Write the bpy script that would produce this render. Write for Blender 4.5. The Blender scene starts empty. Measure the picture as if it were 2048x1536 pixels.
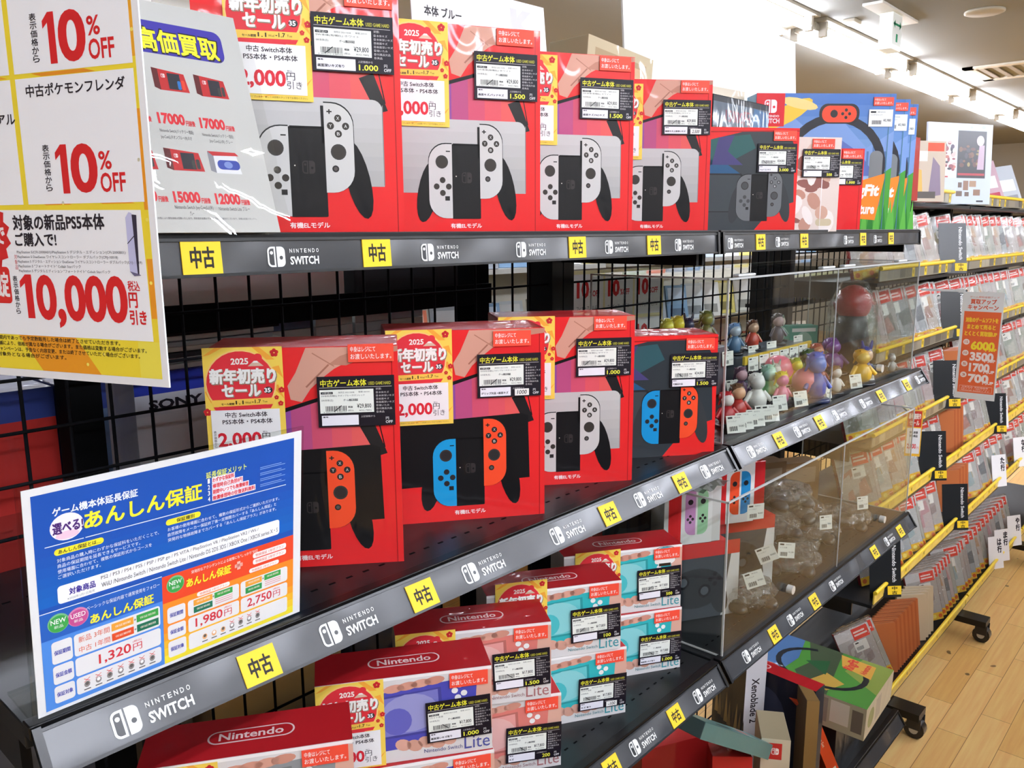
import bpy, bmesh, math, random
from mathutils import Vector, Matrix
random.seed(7)
S = bpy.context.scene
COL = S.collection
K = 0.6                      # metres per modelling unit (the shelf front stands one unit from the camera)
CZ = 1.38                    # camera height

# ---------------------------------------------------------------- camera
F = 1650.0
R = ((0.67006711, 0.13834499, -0.72929468), (-0.74227513, 0.11675121, -0.65984604), (-0.00614036, 0.98347843, 0.18092119))
cd = bpy.data.cameras.new('camera'); cam = bpy.data.objects.new('camera', cd); COL.objects.link(cam)
cam.matrix_world = Matrix(((R[0][0], R[0][1], R[0][2], 0), (R[1][0], R[1][1], R[1][2], 0), (R[2][0], R[2][1], R[2][2], CZ), (0, 0, 0, 1)))
cd.sensor_fit = 'HORIZONTAL'; cd.sensor_width = 36; cd.lens = 36 * F / 2048; cd.clip_start = .02; cd.clip_end = 60
S.camera = cam
# ---------------------------------------------------------------- exposure, world
vs = S.view_settings
S.display_settings.display_device = 'sRGB'
vs.view_transform = 'Standard'; vs.look = 'None'; vs.gamma = 1; vs.use_curve_mapping = False; vs.exposure = 0.08
W = bpy.data.worlds.new('world'); S.world = W; W.use_nodes = True
W.node_tree.nodes['Background'].inputs[0].default_value = (1, .96, .9, 1)
W.node_tree.nodes['Background'].inputs[1].default_value = .2
S.cycles.max_bounces = 7; S.cycles.transparent_max_bounces = 14; S.cycles.glossy_bounces = 3; S.cycles.diffuse_bounces = 4
S.cycles.caustics_reflective = False; S.cycles.caustics_refractive = False
S.cycles.sample_clamp_indirect = 4
TUBE = 60.0                  # strength of the fluorescent tubes

# ---------------------------------------------------------------- helpers
def P(x, y, z): return Vector((x * K, y * K, CZ + z * K))
def ray(px, py):
    c = ((px - 1024) / F, -(py - 768) / F, -1)
    return [sum(R[i][j] * c[j] for j in range(3)) for i in range(3)]
def gz(px, py, z): d = ray(px, py); t = z / d[2]; return (d[0] * t, d[1] * t, z)
def gy(px, py, y): d = ray(px, py); t = y / d[1]; return (d[0] * t, y, d[2] * t)
def gx(px, py, x): d = ray(px, py); t = x / d[0]; return (x, d[1] * t, d[2] * t)

def lin(c): return c / 12.92 if c <= .04045 else ((c + .055) / 1.055) ** 2.4
def rgb(h): return tuple(lin(int(h[i:i + 2], 16) / 255) for i in (0, 2, 4)) + (1,)
_m = {}
def M(h, fin='p'):
    """h: hex colour. fin: p paper, w card under clear film, g glossy plastic, m satin metal, k matt"""
    key = fin + h
    if key in _m: return _m[key]
    m = bpy.data.materials.new({'p': 'paper_', 'w': 'wrapped_', 'g': 'plastic_', 'm': 'metal_', 'k': 'matt_'}[fin] + h); m.use_nodes = True
    b = m.node_tree.nodes['Principled BSDF']; I = b.inputs
    I['Base Color'].default_value = rgb(h)
    I['Roughness'].default_value = {'p': .5, 'w': .45, 'g': .28, 'm': .35, 'k': .8}[fin]
    I['Specular IOR Level'].default_value = {'p': .25, 'w': .12, 'g': .5, 'm': .5, 'k': .1}[fin]
    if fin == 'm': I['Metallic'].default_value = .3
    if fin == 'w':
        I['Coat Weight'].default_value = .38; I['Coat Roughness'].default_value = .06
        nt = m.node_tree
        tc = nt.nodes.new('ShaderNodeTexCoord'); nz = nt.nodes.new('ShaderNodeTexNoise'); bp = nt.nodes.new('ShaderNodeBump')
        mp = nt.nodes.new('ShaderNodeMapping'); mp.inputs['Scale'].default_value = (1, 1, .35)
        nz.inputs['Scale'].default_value = 22; nz.inputs['Detail'].default_value = 2; nz.inputs['Distortion'].default_value = .8
        bp.inputs['Strength'].default_value = .3; bp.inputs['Distance'].default_value = .01
        nt.links.new(tc.outputs['Object'], mp.inputs[0]); nt.links.new(mp.outputs[0], nz.inputs['Vector'])
        nt.links.new(nz.outputs[0], bp.inputs['Height']); nt.links.new(bp.outputs[0], I['Coat Normal'])
    _m[key] = m
    return m
def emit(name, h, s):
    m = bpy.data.materials.new(name); m.use_nodes = True
    I = m.node_tree.nodes['Principled BSDF'].inputs
    I['Base Color'].default_value = rgb(h); I['Emission Color'].default_value = rgb(h); I['Emission Strength'].default_value = s
    return m
def clear(name, tint, gloss=1.0, rough=.02, bump=0, haze=0):
    """clear sheet plastic: see-through with the reflection its angle gives it"""
    m = bpy.data.materials.new(name); m.use_nodes = True; nt = m.node_tree; N = nt.nodes; L = nt.links
    N.remove(N['Principled BSDF']); out = N['Material Output']
    tr = N.new('ShaderNodeBsdfTransparent'); tr.inputs[0].default_value = rgb(tint)
    gl = N.new('ShaderNodeBsdfGlossy'); gl.inputs['Roughness'].default_value = rough
    fr = N.new('ShaderNodeFresnel'); fr.inputs[0].default_value = 1.5
    ge = N.new('ShaderNodeNewGeometry'); io = N.new('ShaderNodeMath'); io.operation = 'MULTIPLY_ADD'; io.inputs[1].default_value = -.83333; io.inputs[2].default_value = 1.5
    L.new(ge.outputs['Backfacing'], io.inputs[0]); L.new(io.outputs[0], fr.inputs[0])
    ml = N.new('ShaderNodeMath'); ml.operation = 'MULTIPLY'; ml.inputs[1].default_value = gloss; ml.use_clamp = True
    mx = N.new('ShaderNodeMixShader')
    L.new(fr.outputs[0], ml.inputs[0]); L.new(ml.outputs[0], mx.inputs[0]); L.new(tr.outputs[0], mx.inputs[1]); L.new(gl.outputs[0], mx.inputs[2])
    last = mx
    if haze:
        df = N.new('ShaderNodeBsdfDiffuse'); df.inputs[0].default_value = (.8, .8, .78, 1); m2 = N.new('ShaderNodeMixShader'); m2.inputs[0].default_value = haze
        L.new(mx.outputs[0], m2.inputs[1]); L.new(df.outputs[0], m2.inputs[2]); last = m2
    if bump:
        tc = N.new('ShaderNodeTexCoord'); nz = N.new('ShaderNodeTexNoise'); nz.inputs['Scale'].default_value = bump; nz.inputs['Detail'].default_value = 4
        bp = N.new('ShaderNodeBump'); bp.inputs['Strength'].default_value = 1; bp.inputs['Distance'].default_value = .02
        L.new(tc.outputs['Object'], nz.inputs['Vector']); L.new(nz.outputs[0], bp.inputs['Height']); L.new(bp.outputs[0], gl.inputs['Normal']); L.new(bp.outputs[0], fr.inputs['Normal'])
    L.new(last.outputs[0], out.inputs[0])
    return m
ACRYL = clear('acrylic_sheet', 'f6f8f6', .8)
ACEDGE = clear('acrylic_edge', 'b8c4bc', 1.0, .2, haze=.55)
FILM = clear('clear_film', 'f8f8f6', 1.1, .04, bump=38, haze=.01)

class MB:
    """collects shapes (already in metres) and builds ONE mesh object"""
    def __init__(s): s.v = []; s.f = []; s.mi = []; s.mats = []; s.sm = []
    def mat(s, m):
        if isinstance(m, str): m = M(m[:6], m[6:] or 'p')
        if m not in s.mats: s.mats.append(m)
        return s.mats.index(m)
    def add(s, vs, fs, m, X=None, smooth=False):
        o = len(s.v); i = s.mat(m)
        s.v += [tuple(X @ Vector(v)) if X is not None else tuple(v) for v in vs]
        s.f += [tuple(o + k for k in f) for f in fs]; s.mi += [i] * len(fs); s.sm += [smooth] * len(fs)
        return s
    def box(s, lo, hi, m, X=None, c=0):
        x0, y0, z0 = lo; x1, y1, z1 = hi
        if c:
            bm = bmesh.new(); bmesh.ops.create_cube(bm, size=1)
            for v in bm.verts: v.co = Vector((x0 + (v.co.x + .5) * (x1 - x0), y0 + (v.co.y + .5) * (y1 - y0), z0 + (v.co.z + .5) * (z1 - z0)))
            bmesh.ops.bevel(bm, geom=bm.edges[:], offset=c, segments=2, affect='EDGES', profile=.5)
            bm.verts.index_update(); s.add([v.co[:] for v in bm.verts], [[v.index for v in f.verts] for f in bm.faces], m, X); bm.free(); return s
        v = [(x, y, z) for z in (z0, z1) for y in (y0, y1) for x in (x0, x1)]
        return s.add(v, [(0, 2, 3, 1), (4, 5, 7, 6), (0, 1, 5, 4), (2, 6, 7, 3), (0, 4, 6, 2), (1, 3, 7, 5)], m, X)
    def rod(s, a, b, r, m, n=6, r2=None, X=None, smooth=True):
        a = Vector(a); b = Vector(b); d = (b - a).normalized(); r2 = r if r2 is None else r2
        u = d.orthogonal().normalized(); w = d.cross(u)
        vs = []
        for p, q in ((a, r), (b, r2)):
            for i in range(n):
                t = 2 * math.pi * i / n; vs.append(p + (u * math.cos(t) + w * math.sin(t)) * q)
        s.add(vs, [(i, (i + 1) % n, n + (i + 1) % n, n + i) for i in range(n)], m, X, smooth)
        return s.add(vs, [tuple(range(n - 1, -1, -1)), tuple(range(n, 2 * n))], m, X)
    def lathe(s, prof, m, n=16, X=None, sx=1, sy=1):
        vs = [(r * math.cos(2 * math.pi * i / n) * sx, r * math.sin(2 * math.pi * i / n) * sy, z) for r, z in prof for i in range(n)]
        fs = [(k * n + i, k * n + (i + 1) % n, (k + 1) * n + (i + 1) % n, (k + 1) * n + i) for k in range(len(prof) - 1) for i in range(n)]
        fs += [tuple(range(n - 1, -1, -1)), tuple(range((len(prof) - 1) * n, len(prof) * n))]
        return s.add(vs, fs, m, X, True)
    def ball(s, c, r, m, X=None, sx=1, sy=1, sz=1, n=14):
        pr = [(r * math.sin(math.pi * k / 9), -r * math.cos(math.pi * k / 9) * sz) for k in range(10)]
        pr[0] = (r * .02, -r * sz); pr[-1] = (r * .02, r * sz)
        T = Matrix.Translation(Vector(c))
        return s.lathe(pr, m, n, (X @ T) if X is not None else T, sx, sy)
    def art(s, A, X):
        for vs, fs, z, h in A.items:
            s.add([(x * A.k, y * A.k, z * .00010) for x, y in vs], fs, h if len(h) > 6 else h + A.fin, X)
        return s
    def build(s, name, parent=None, X=None):
        me = bpy.data.meshes.new(name); me.from_pydata(s.v, [], s.f)
        for m in s.mats: me.materials.append(m)
        me.polygons.foreach_set('material_index', s.mi); me.polygons.foreach_set('use_smooth', s.sm); me.update()
        o = bpy.data.objects.new(name, me); COL.objects.link(o)
        if X is not None: o.matrix_local = X
        if parent: o.parent = parent
        return o

_tx = {}
def glyphs(t, bold, res):
    key = (t, bold, res)
    if key not in _tx:
        c = bpy.data.curves.new('t', 'FONT'); c.body = t; c.resolution_u = res; c.offset = bold; c.space_line = .95
        o = bpy.data.objects.new('t', c); COL.objects.link(o)
        me = o.evaluated_get(bpy.context.evaluated_depsgraph_get()).to_mesh()
        vs = [(v.co.x, v.co.y) for v in me.vertices]; fs = [tuple(p.vertices) for p in me.polygons]
        bpy.data.objects.remove(o); bpy.data.curves.remove(c)
        x0 = min(v[0] for v in vs); x1 = max(v[0] for v in vs); y0 = min(v[1] for v in vs); y1 = max(v[1] for v in vs)
        _tx[key] = ([((x - x0) / (x1 - x0), (y - y0) / max(y1 - y0, 1e-6)) for x, y in vs], fs, (x1 - x0) / max(y1 - y0, 1e-6))
    return _tx[key]

class Art:
    """a flat print: coloured shapes and lettering, in units of k metres, u to the right and v up"""
    def __init__(s, k=K, fin='p'): s.items = []; s.k = k; s.fin = fin
    def poly(s, pts, h, z=1): s.items.append((list(pts), [tuple(range(len(pts)))], z, h)); return s
    def rect(s, x0, y0, x1, y1, h, z=1): return s.poly([(x0, y0), (x1, y0), (x1, y1), (x0, y1)], h, z)
    def rr(s, x0, y0, x1, y1, r, h, z=1, cs='abcd', n=5):
        p = []
        for c, (cx, cy), a in (('a', (x0 + r, y0 + r), 180), ('b', (x1 - r, y0 + r), 270), ('c', (x1 - r, y1 - r), 0), ('d', (x0 + r, y1 - r), 90)):
            if c in cs: p += [(cx + r * math.cos(math.radians(a + 90 * i / n)), cy + r * math.sin(math.radians(a + 90 * i / n))) for i in range(n + 1)]
            else: p.append({'a': (x0, y0), 'b': (x1, y0), 'c': (x1, y1), 'd': (x0, y1)}[c])
        return s.poly(p, h, z)
    def ell(s, cx, cy, rx, ry, h, z=1, n=18, rot=0):
        c, q = math.cos(rot), math.sin(rot)
        return s.poly([(cx + rx * math.cos(t) * c - ry * math.sin(t) * q, cy + rx * math.cos(t) * q + ry * math.sin(t) * c) for t in [2 * math.pi * i / n for i in range(n)]], h, z)
    def line(s, x0, y0, x1, y1, w, h, z=1):
        dx, dy = x1 - x0, y1 - y0; l = math.hypot(dx, dy); nx, ny = -dy / l * w / 2, dx / l * w / 2
        return s.poly([(x0 + nx, y0 + ny), (x0 - nx, y0 - ny), (x1 - nx, y1 - ny), (x1 + nx, y1 + ny)], h, z)
    def tx(s, t, x0, y0, x1, y1, h, z=2, bold=0, res=2, slant=0, rot=0):
        """lettering whose ink fills the rectangle; x1 None: width from the height"""
        cjk = bold > .004 and any(ord(c) > 0x2e80 for c in t); bb = bold
        vs, fs, asp = glyphs(t, 0 if cjk else bold, res)
        if x1 is None: x1 = x0 + (y1 - y0) * asp
        w, g = x1 - x0, y1 - y0
        if rot: pts = [(x1 - q * w, y0 + p * g) for p, q in vs] if rot > 0 else [(x0 + q * w, y1 - p * g) for p, q in vs]
        else: pts = [(x0 + p * w + slant * q * g, y0 + q * g) for p, q in vs]
        if cjk:
            e = bb * g * 1.5
            for k, (dx, dy) in enumerate(((e, e), (-e, e), (e, -e), (-e, -e))): s.items.append(([(x + dx, y + dy) for x, y in pts], fs, z + .12 * k, h))
        s.items.append((pts, fs, z + (.5 if cjk else 0), h)); return s
    def vtx(s, t, x0, y0, x1, y1, h, z=2, bold=0):
        n = len(t); d = (y1 - y0) / n
        for i, c in enumerate(t): s.tx(c, x0, y1 - (i + .95) * d, x1, y1 - (i + .08) * d, h, z, bold)
        return s
    def sub(s, A, x=0, y=0, k=1, z=0):
        for vs, fs, zz, h in A.items: s.items.append(([(x + a * k, y + b * k) for a, b in vs], fs, zz + z, h))
        return s

def sheet(A, w, h, name, parent=None, X=None, back='e8e8e4p', t=.0008, u0=0, v0=0):
    """a printed sheet or card: a thin slab with its print on the -y side; origin at its lower left corner"""
    b = MB(); k = A.k
    b.box((u0 * k, 0, v0 * k), ((u0 + w) * k, t, (v0 + h) * k), back)
    b.art(A, Matrix(((1, 0, 0, 0), (0, 0, -1, 0), (0, 1, 0, 0), (0, 0, 0, 1))))
    return b.build(name, parent, X)
def thing(name, label, cat, loc=(0, 0, 0), group=None, X=None):
    o = bpy.data.objects.new(name, None); COL.objects.link(o); o.empty_display_size = .03
    if X is not None: o.matrix_world = X
    else: o.location = loc
    o['label'] = label; o['category'] = cat
    if group: o['group'] = group
    return o
def tag(o, label, cat, group=None):
    o['label'] = label; o['category'] = cat
    if group: o['group'] = group
    return o
def struct(o): o['kind'] = 'structure'; return o
def clone(src, X, label, group=None):
    r = src.copy(); COL.objects.link(r); r.matrix_world = X
    r['label'] = label
    if group: r['group'] = group
    for ch in list(src.children):
        c = ch.copy(); COL.objects.link(c); c.parent = r
        for g in ch.children:
            d = g.copy(); COL.objects.link(d); d.parent = c
    return r
def pose(x, y, z, yaw=0, pitch=0, roll=0):
    """standing at a point of the shelf grid, turned by yaw (degrees, right end towards the aisle), leaning back by pitch"""
    return Matrix.Translation(P(x, y, z)) @ Matrix.Rotation(math.radians(-yaw), 4, 'Z') @ Matrix.Rotation(math.radians(-pitch), 4, 'X') @ Matrix.Rotation(math.radians(roll), 4, 'Y')
def corner(x, y, z, w, d, yaw, pitch=0):
    """base centre of a carton whose right front lower corner stands at x, y"""
    t = math.radians(yaw); c, q = math.cos(t), math.sin(t)
    return pose(x - w / 2 * c + d / 2 * q, y + w / 2 * q + d / 2 * c, z, yaw, pitch)
def front(w, d): return Matrix(((1, 0, 0, -w / 2), (0, 0, -1, -d / 2 - .0002), (0, 1, 0, 0), (0, 0, 0, 1)))
def topm(w, d, h): return Matrix(((1, 0, 0, -w / 2), (0, 1, 0, -d / 2), (0, 0, 1, h + .0002), (0, 0, 0, 1)))
def leftm(w, d): return Matrix(((0, 0, -1, -w / 2 - .0002), (-1, 0, 0, d / 2), (0, 1, 0, 0), (0, 0, 0, 1)))

# ================================================================ the room
def wood_floor():
    m = bpy.data.materials.new('wood_floor'); m.use_nodes = True; nt = m.node_tree; N = nt.nodes; L = nt.links; b = N['Principled BSDF']
    tc = N.new('ShaderNodeTexCoord'); br = N.new('ShaderNodeTexBrick'); nz = N.new('ShaderNodeTexNoise'); mp = N.new('ShaderNodeMapping')
    br.inputs['Scale'].default_value = 1; br.inputs['Brick Width'].default_value = .42; br.inputs['Row Height'].default_value = .076
    br.inputs['Mortar Size'].default_value = .0008; br.inputs['Bias'].default_value = 0; br.offset = .37
    br.inputs['Color1'].default_value = rgb('ecc07c'); br.inputs['Color2'].default_value = rgb('dcaa62'); br.inputs['Mortar'].default_value = rgb('8a5c2c')
    mp.inputs['Scale'].default_value = (2.2, 38, 1); nz.inputs['Scale'].default_value = 2.2; nz.inputs['Detail'].default_value = 6
    mx = N.new('ShaderNodeMixRGB'); mx.blend_type = 'OVERLAY'; mx.inputs[0].default_value = .35
    sp = N.new('ShaderNodeTexNoise'); sp.inputs['Scale'].default_value = 17; sp.inputs['Detail'].default_value = 1
    rp = N.new('ShaderNodeValToRGB'); rp.color_ramp.elements[0].position = .25; rp.color_ramp.elements[1].position = .262
    m2 = N.new('ShaderNodeMixRGB'); m2.blend_type = 'MULTIPLY'; m2.inputs[0].default_value = .75
    L.new(tc.outputs['Object'], br.inputs['Vector']); L.new(tc.outputs['Object'], mp.inputs[0]); L.new(mp.outputs[0], nz.inputs['Vector'])
    L.new(br.outputs[0], mx.inputs[1]); L.new(nz.outputs[0], mx.inputs[2]); L.new(tc.outputs['Object'], sp.inputs['Vector']); L.new(sp.outputs[0], rp.inputs[0])
    L.new(mx.outputs[0], m2.inputs[1]); L.new(rp.outputs[0], m2.inputs[2]); L.new(m2.outputs[0], b.inputs['Base Color'])
    b.inputs['Roughness'].default_value = .33
    return m
def plaster(name, h, sc=60):
    m = bpy.data.materials.new(name); m.use_nodes = True; nt = m.node_tree; b = nt.nodes['Principled BSDF']
    b.inputs['Base Color'].default_value = rgb(h); b.inputs['Roughness'].default_value = .85; b.inputs['Specular IOR Level'].default_value = .15
    nz = nt.nodes.new('ShaderNodeTexNoise'); nz.inputs['Scale'].default_value = sc; bp = nt.nodes.new('ShaderNodeBump'); bp.inputs['Strength'].default_value = .08
    nt.links.new(nz.outputs[0], bp.inputs['Height']); nt.links.new(bp.outputs[0], b.inputs['Normal'])
    return m
XL, XR, YF, YB, ZF, ZC = -4, 19, -4.2, 9.5, -2.3, 1.65
def ub(b, x0, x1, y0, y1, z0, z1, m, c=0): return b.box(tuple(P(x0, y0, z0)), tuple(P(x1, y1, z1)), m, None, c)
struct(ub(MB(), XL, XR, YF, YB, ZF - .1, ZF, wood_floor()).build('floor'))
PL = plaster('ceiling_paint', '91908a'); WP = plaster('wall_paint', 'a8a499')
struct(ub(MB(), XL, XR, YF, YB, ZC, ZC + .1, PL).build('ceiling'))
struct(ub(MB(), XL, XR, YB, YB + .1, ZF, ZC, WP).build('wall_back'))
struct(ub(MB(), XL, XR, YF - .1, YF, ZF, ZC, WP).build('wall_front'))
struct(ub(MB(), XL - .1, XL, YF, YB, ZF, ZC, WP).build('wall_left'))
struct(ub(MB(), XR, XR + .1, YF, YB, ZF, ZC, WP).build('wall_right'))

# ceiling lights: twin tube fixtures in rows along the aisles
TM = emit('fluorescent_tube', 'e9efff', TUBE)
def fixture():
    t = thing('fluorescent_light', 'twin tube fluorescent ceiling light', 'ceiling light')
    l = 2.16 * K / 2
    MB().box((-l, -.05, -.045), (l, .05, -.012), 'b9b2a0p', None, .004).box((-l, -.105, -.014), (l, .105, 0), 'a8a190p').build('housing', t)
    for s in (-1, 1):
        MB().rod((-l + .06, s * .07, -.06), (l - .06, s * .07, -.06), .0185, TM, 8).build('tube', t)
        for e in (-1, 1): MB().box((e * (l - .05) - .012, s * .07 - .018, -.078), (e * (l - .05) + .012, s * .07 + .018, -.0), 'c9c2b2p').build('lamp_holder', t)
    MB().box((-l, -.055, -.05), (l, -.05, -.02), 'a39c8ap').box((-l, .05, -.05), (l, .055, -.02), 'a39c8ap').build('reflector', t)
    return t
fx = fixture(); first = True
rows = ((2.95, 'over the aisle behind the console shelves', 2.2, 6), (-1.45, 'over the aisle in front of the console shelves', -2.5, 7), (6.6, 'added, unseen, over the far aisle by the back wall', .2, 5), (-3.8, 'added, unseen, behind the shelving across the aisle', -2.5, 7))  # last two rows are unseen additions that balance the light on the shelves
for yy, where, x0, n in rows:
    for i in range(n):
        xx = x0 + 2.28 * i
        lab = 'twin tube fluorescent ceiling light ' + where
        grp = 'fluorescent lights ' + where
        if yy == 2.95:
            lab = ('twin tube ceiling light above the white placard, beside the console boxes', 'twin tube ceiling light just short of the wiring gap, above the placard end',
                   'twin tube ceiling light beside the hanging exit sign', 'twin tube ceiling light one along from the exit sign, above the sheet of game pictures',
                   'twin tube ceiling light farther along the row, past the sheet of game pictures', 'last twin tube ceiling light of the row, farthest from the exit sign')[i]
            grp = None
        X = Matrix.Translation(P(xx + 1.1, yy, ZC))
        if first: fx.matrix_world = X; fx['label'] = lab; first = False
        else: f = clone(fx, X, lab, grp)
        if grp is None: pass
t = thing('hanging_exit_sign', 'white hanging exit sign with green arrows below the ceiling', 'sign', P(7.0, 2.36, ZC))
MB().box((-.25, -.045, -.012), (.25, .045, 0), 'e9e6dcp', None, .002).build('mount_plate', t)
a = Art(1)
a.rect(-.06, -.15, .06, -.015, 'f6faf4', 1).line(-.045, -.06, .045, -.06, .010, '109060', 2)
for q in (-1, 1): a.poly([(q * .055, -.06), (q * .03, -.042), (q * .03, -.078)][::q], '109060', 2)
a.rect(-.012, -.135, .012, -.1, '109060', 2)
b = MB().box((-.065, -.03, -.17), (.065, .03, -.012), emit('sign_housing', 'f3f5ef', .35), None, .003)
b.art(a, Matrix(((1, 0, 0, 0), (0, 0, -1, -.0305), (0, 1, 0, 0), (0, 0, 0, 1)))).build('lit_box', t)
tag(MB().lathe([(.075, -.012), (.085, -.008), (.085, 0)], 'b9b09cp', 20, Matrix.Translation(P(7.45, 1.82, ZC))).build('ceiling_speaker'), 'round beige speaker grille set into the ceiling', 'speaker')
t = thing('ceiling_vent', 'square beige air vent in the ceiling above the game racks', 'vent', P(10.3, 2.1, ZC))
b = MB()
for s in (-1, 1): b.box((-.28, s * .25 - .03, -.012), (.28, s * .25 + .03, 0), 'd8d0bep').box((s * .25 - .03, -.28, -.012), (s * .25 + .03, .28, 0), 'd8d0bep')
b.build('vent_frame', t); b = MB()
for i in range(6): b.box((-.22, -.2 + i * .075, -.01), (.22, -.17 + i * .075, -.004), 'a8a08ep')
b.build('vent_slats', t)
tag(ub(MB(), 6.95, 7.1, 2.62, 2.72, ZC - .03, ZC, 'd9d2c2p', .004).build('smoke_detector'), 'small beige detector on the ceiling between lights and exit sign', 'detector')

# ================================================================ prints used again and again
def logo(a, x, y, s, h, bg, z=2):
    a.rr(x, y, x + .46 * s, y + s, .24 * s, h, z, 'ad').rr(x + .09 * s, y + .09 * s, x + .37 * s, y + .91 * s, .16 * s, bg, z + 1, 'ad').ell(x + .23 * s, y + .70 * s, .09 * s, .09 * s, h, z + 2, 10)
    return a.rr(x + .53 * s, y, x + s, y + s, .24 * s, h, z, 'bc').ell(x + .77 * s, y + .45 * s, .1 * s, .1 * s, bg, z + 1, 10)
def price_card(line, price, tax, off, note='', hand=None, w=.127):
    """black used-hardware price card; returns its print, w wide and .0865 high"""
    a = Art(K * w, 'p'); H = .676; Y = 'e8e23a'; Gy = 'c9c4c4'
    a.rect(0, 0, 1, H, '16101a', 1)
    a.tx('中古ゲーム本体', .045, H - .135, .635, H - .045, Y, 2, .012).tx('USED GAME HARD', .66, H - .125, .955, H - .082, 'b5b03a', 2, .02)
    a.rect(.03, H - .152, .965, H - .147, Gy, 2)
    a.rect(.03, H - .49, .725, H - .178, 'eef0e6', 2)
    D = '2a2a2e'
    a.rect(.045, H - .235, .20, H - .205, D, 3).tx('<中古>', .06, H - .232, .185, H - .208, 'eef0e6', 4)
    a.tx('発売日 2021/10/08', .27, H - .228, .475, H - .205, D, 3).tx('管理 250101', .53, H - .225, .675, H - .203, D, 3)
    a.tx(line, .05, H - .275, .05 + min(.56, .035 * len(line)), H - .245, D, 3).tx('SW本体(古)', .05, H - .335, .20, H - .303, D, 3).tx('ゲーム機延長保証', .335, H - .335, .52, H - .303, D, 3, .01)
    rnd = random.Random(sum(map(ord, line + off))); x = .1
    while x < .37:
        q = rnd.choice((.004, .006, .009)); a.rect(x, H - .465, x + q, H - .395, D, 3); x += q + rnd.choice((.004, .006, .008))
    x = rnd.uniform(.1, .26); s = rnd.choice((-1, 1)); a.line(x, H - .43 - s * .04, x + .1, H - .43 + s * .04, .010, '0c0c0c', 5)
    a.tx('2 002310 548500', .07, H - .483, .37, H - .47, D, 3).tx('税抜', .39, H - .425, .45, H - .4, D, 3, .02).tx('(税込', .385, H - .475, .46, H - .447, D, 3)
    a.tx(price, .505, H - .44, .69, H - .372, D, 3, .012).tx(tax, .53, H - .478, .69, H - .453, D, 3)
    a.tx('状態:', .755, H - .195, .83, H - .165, Gy, 2)
    for i, q in enumerate(('本体キズ', '本体深いキズ', '画面キズ', '画面深いキズ', '箱いたみ', '付属品欠品', '美品')):
        y = H - .24 - i * .0435
        a.rect(.758, y, .78, y + .024, Gy, 2).rect(.763, y + .005, .775, y + .019, '16101a', 3).tx(q, .79, y - .002, .79 + .034 * len(q), y + .026, Gy, 2)
    a.rect(.045, .02, .52, .155, 'efecf2', 2).tx('備考:', .06, .125, .135, .145, D, 3, .02)
    if note: a.tx(note, .06, .05, .06 + min(.42, .04 * len(note)), .085, D, 3, .02)
    a.tx('上記価格から', .55, .118, .735, .145, Gy, 2)
    if hand: a.rect(.585, .015, .81, .12, 'f2f0ea', 2).tx(hand, .62, .035, .77, .1, '222222', 3, .01, 2, .15)
    elif off: a.tx(off, .8 - .048 * len(off), .03, .8, .1, 'ecea4a', 2, .02)
    a.tx('円', .875, .075, .915, .115, 'e8e6e6', 2).tx('OFF', .872, .028, .965, .066, 'e8e6e6', 2, .015)
    return a
STK = Art(K, 'p').rect(0, 0, .075, .030, 'f0503a', 1).tx('中身はレジにて', .004, .017, .045, .026, 'fdeee8', 2, .005).tx('お渡しいたします。', .004, .005, .071, .014, 'fdeee8', 2, .005)
def flower(a, x, y, r, h, z=2):
    for i in range(5): a.ell(x + r * .55 * math.sin(i * 1.2566), y + r * .55 * math.cos(i * 1.2566), r * .48, r * .48, h, z, 9)
    return a.ell(x, y, r * .2, r * .2, 'f0a050', z + 1, 8)
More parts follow.
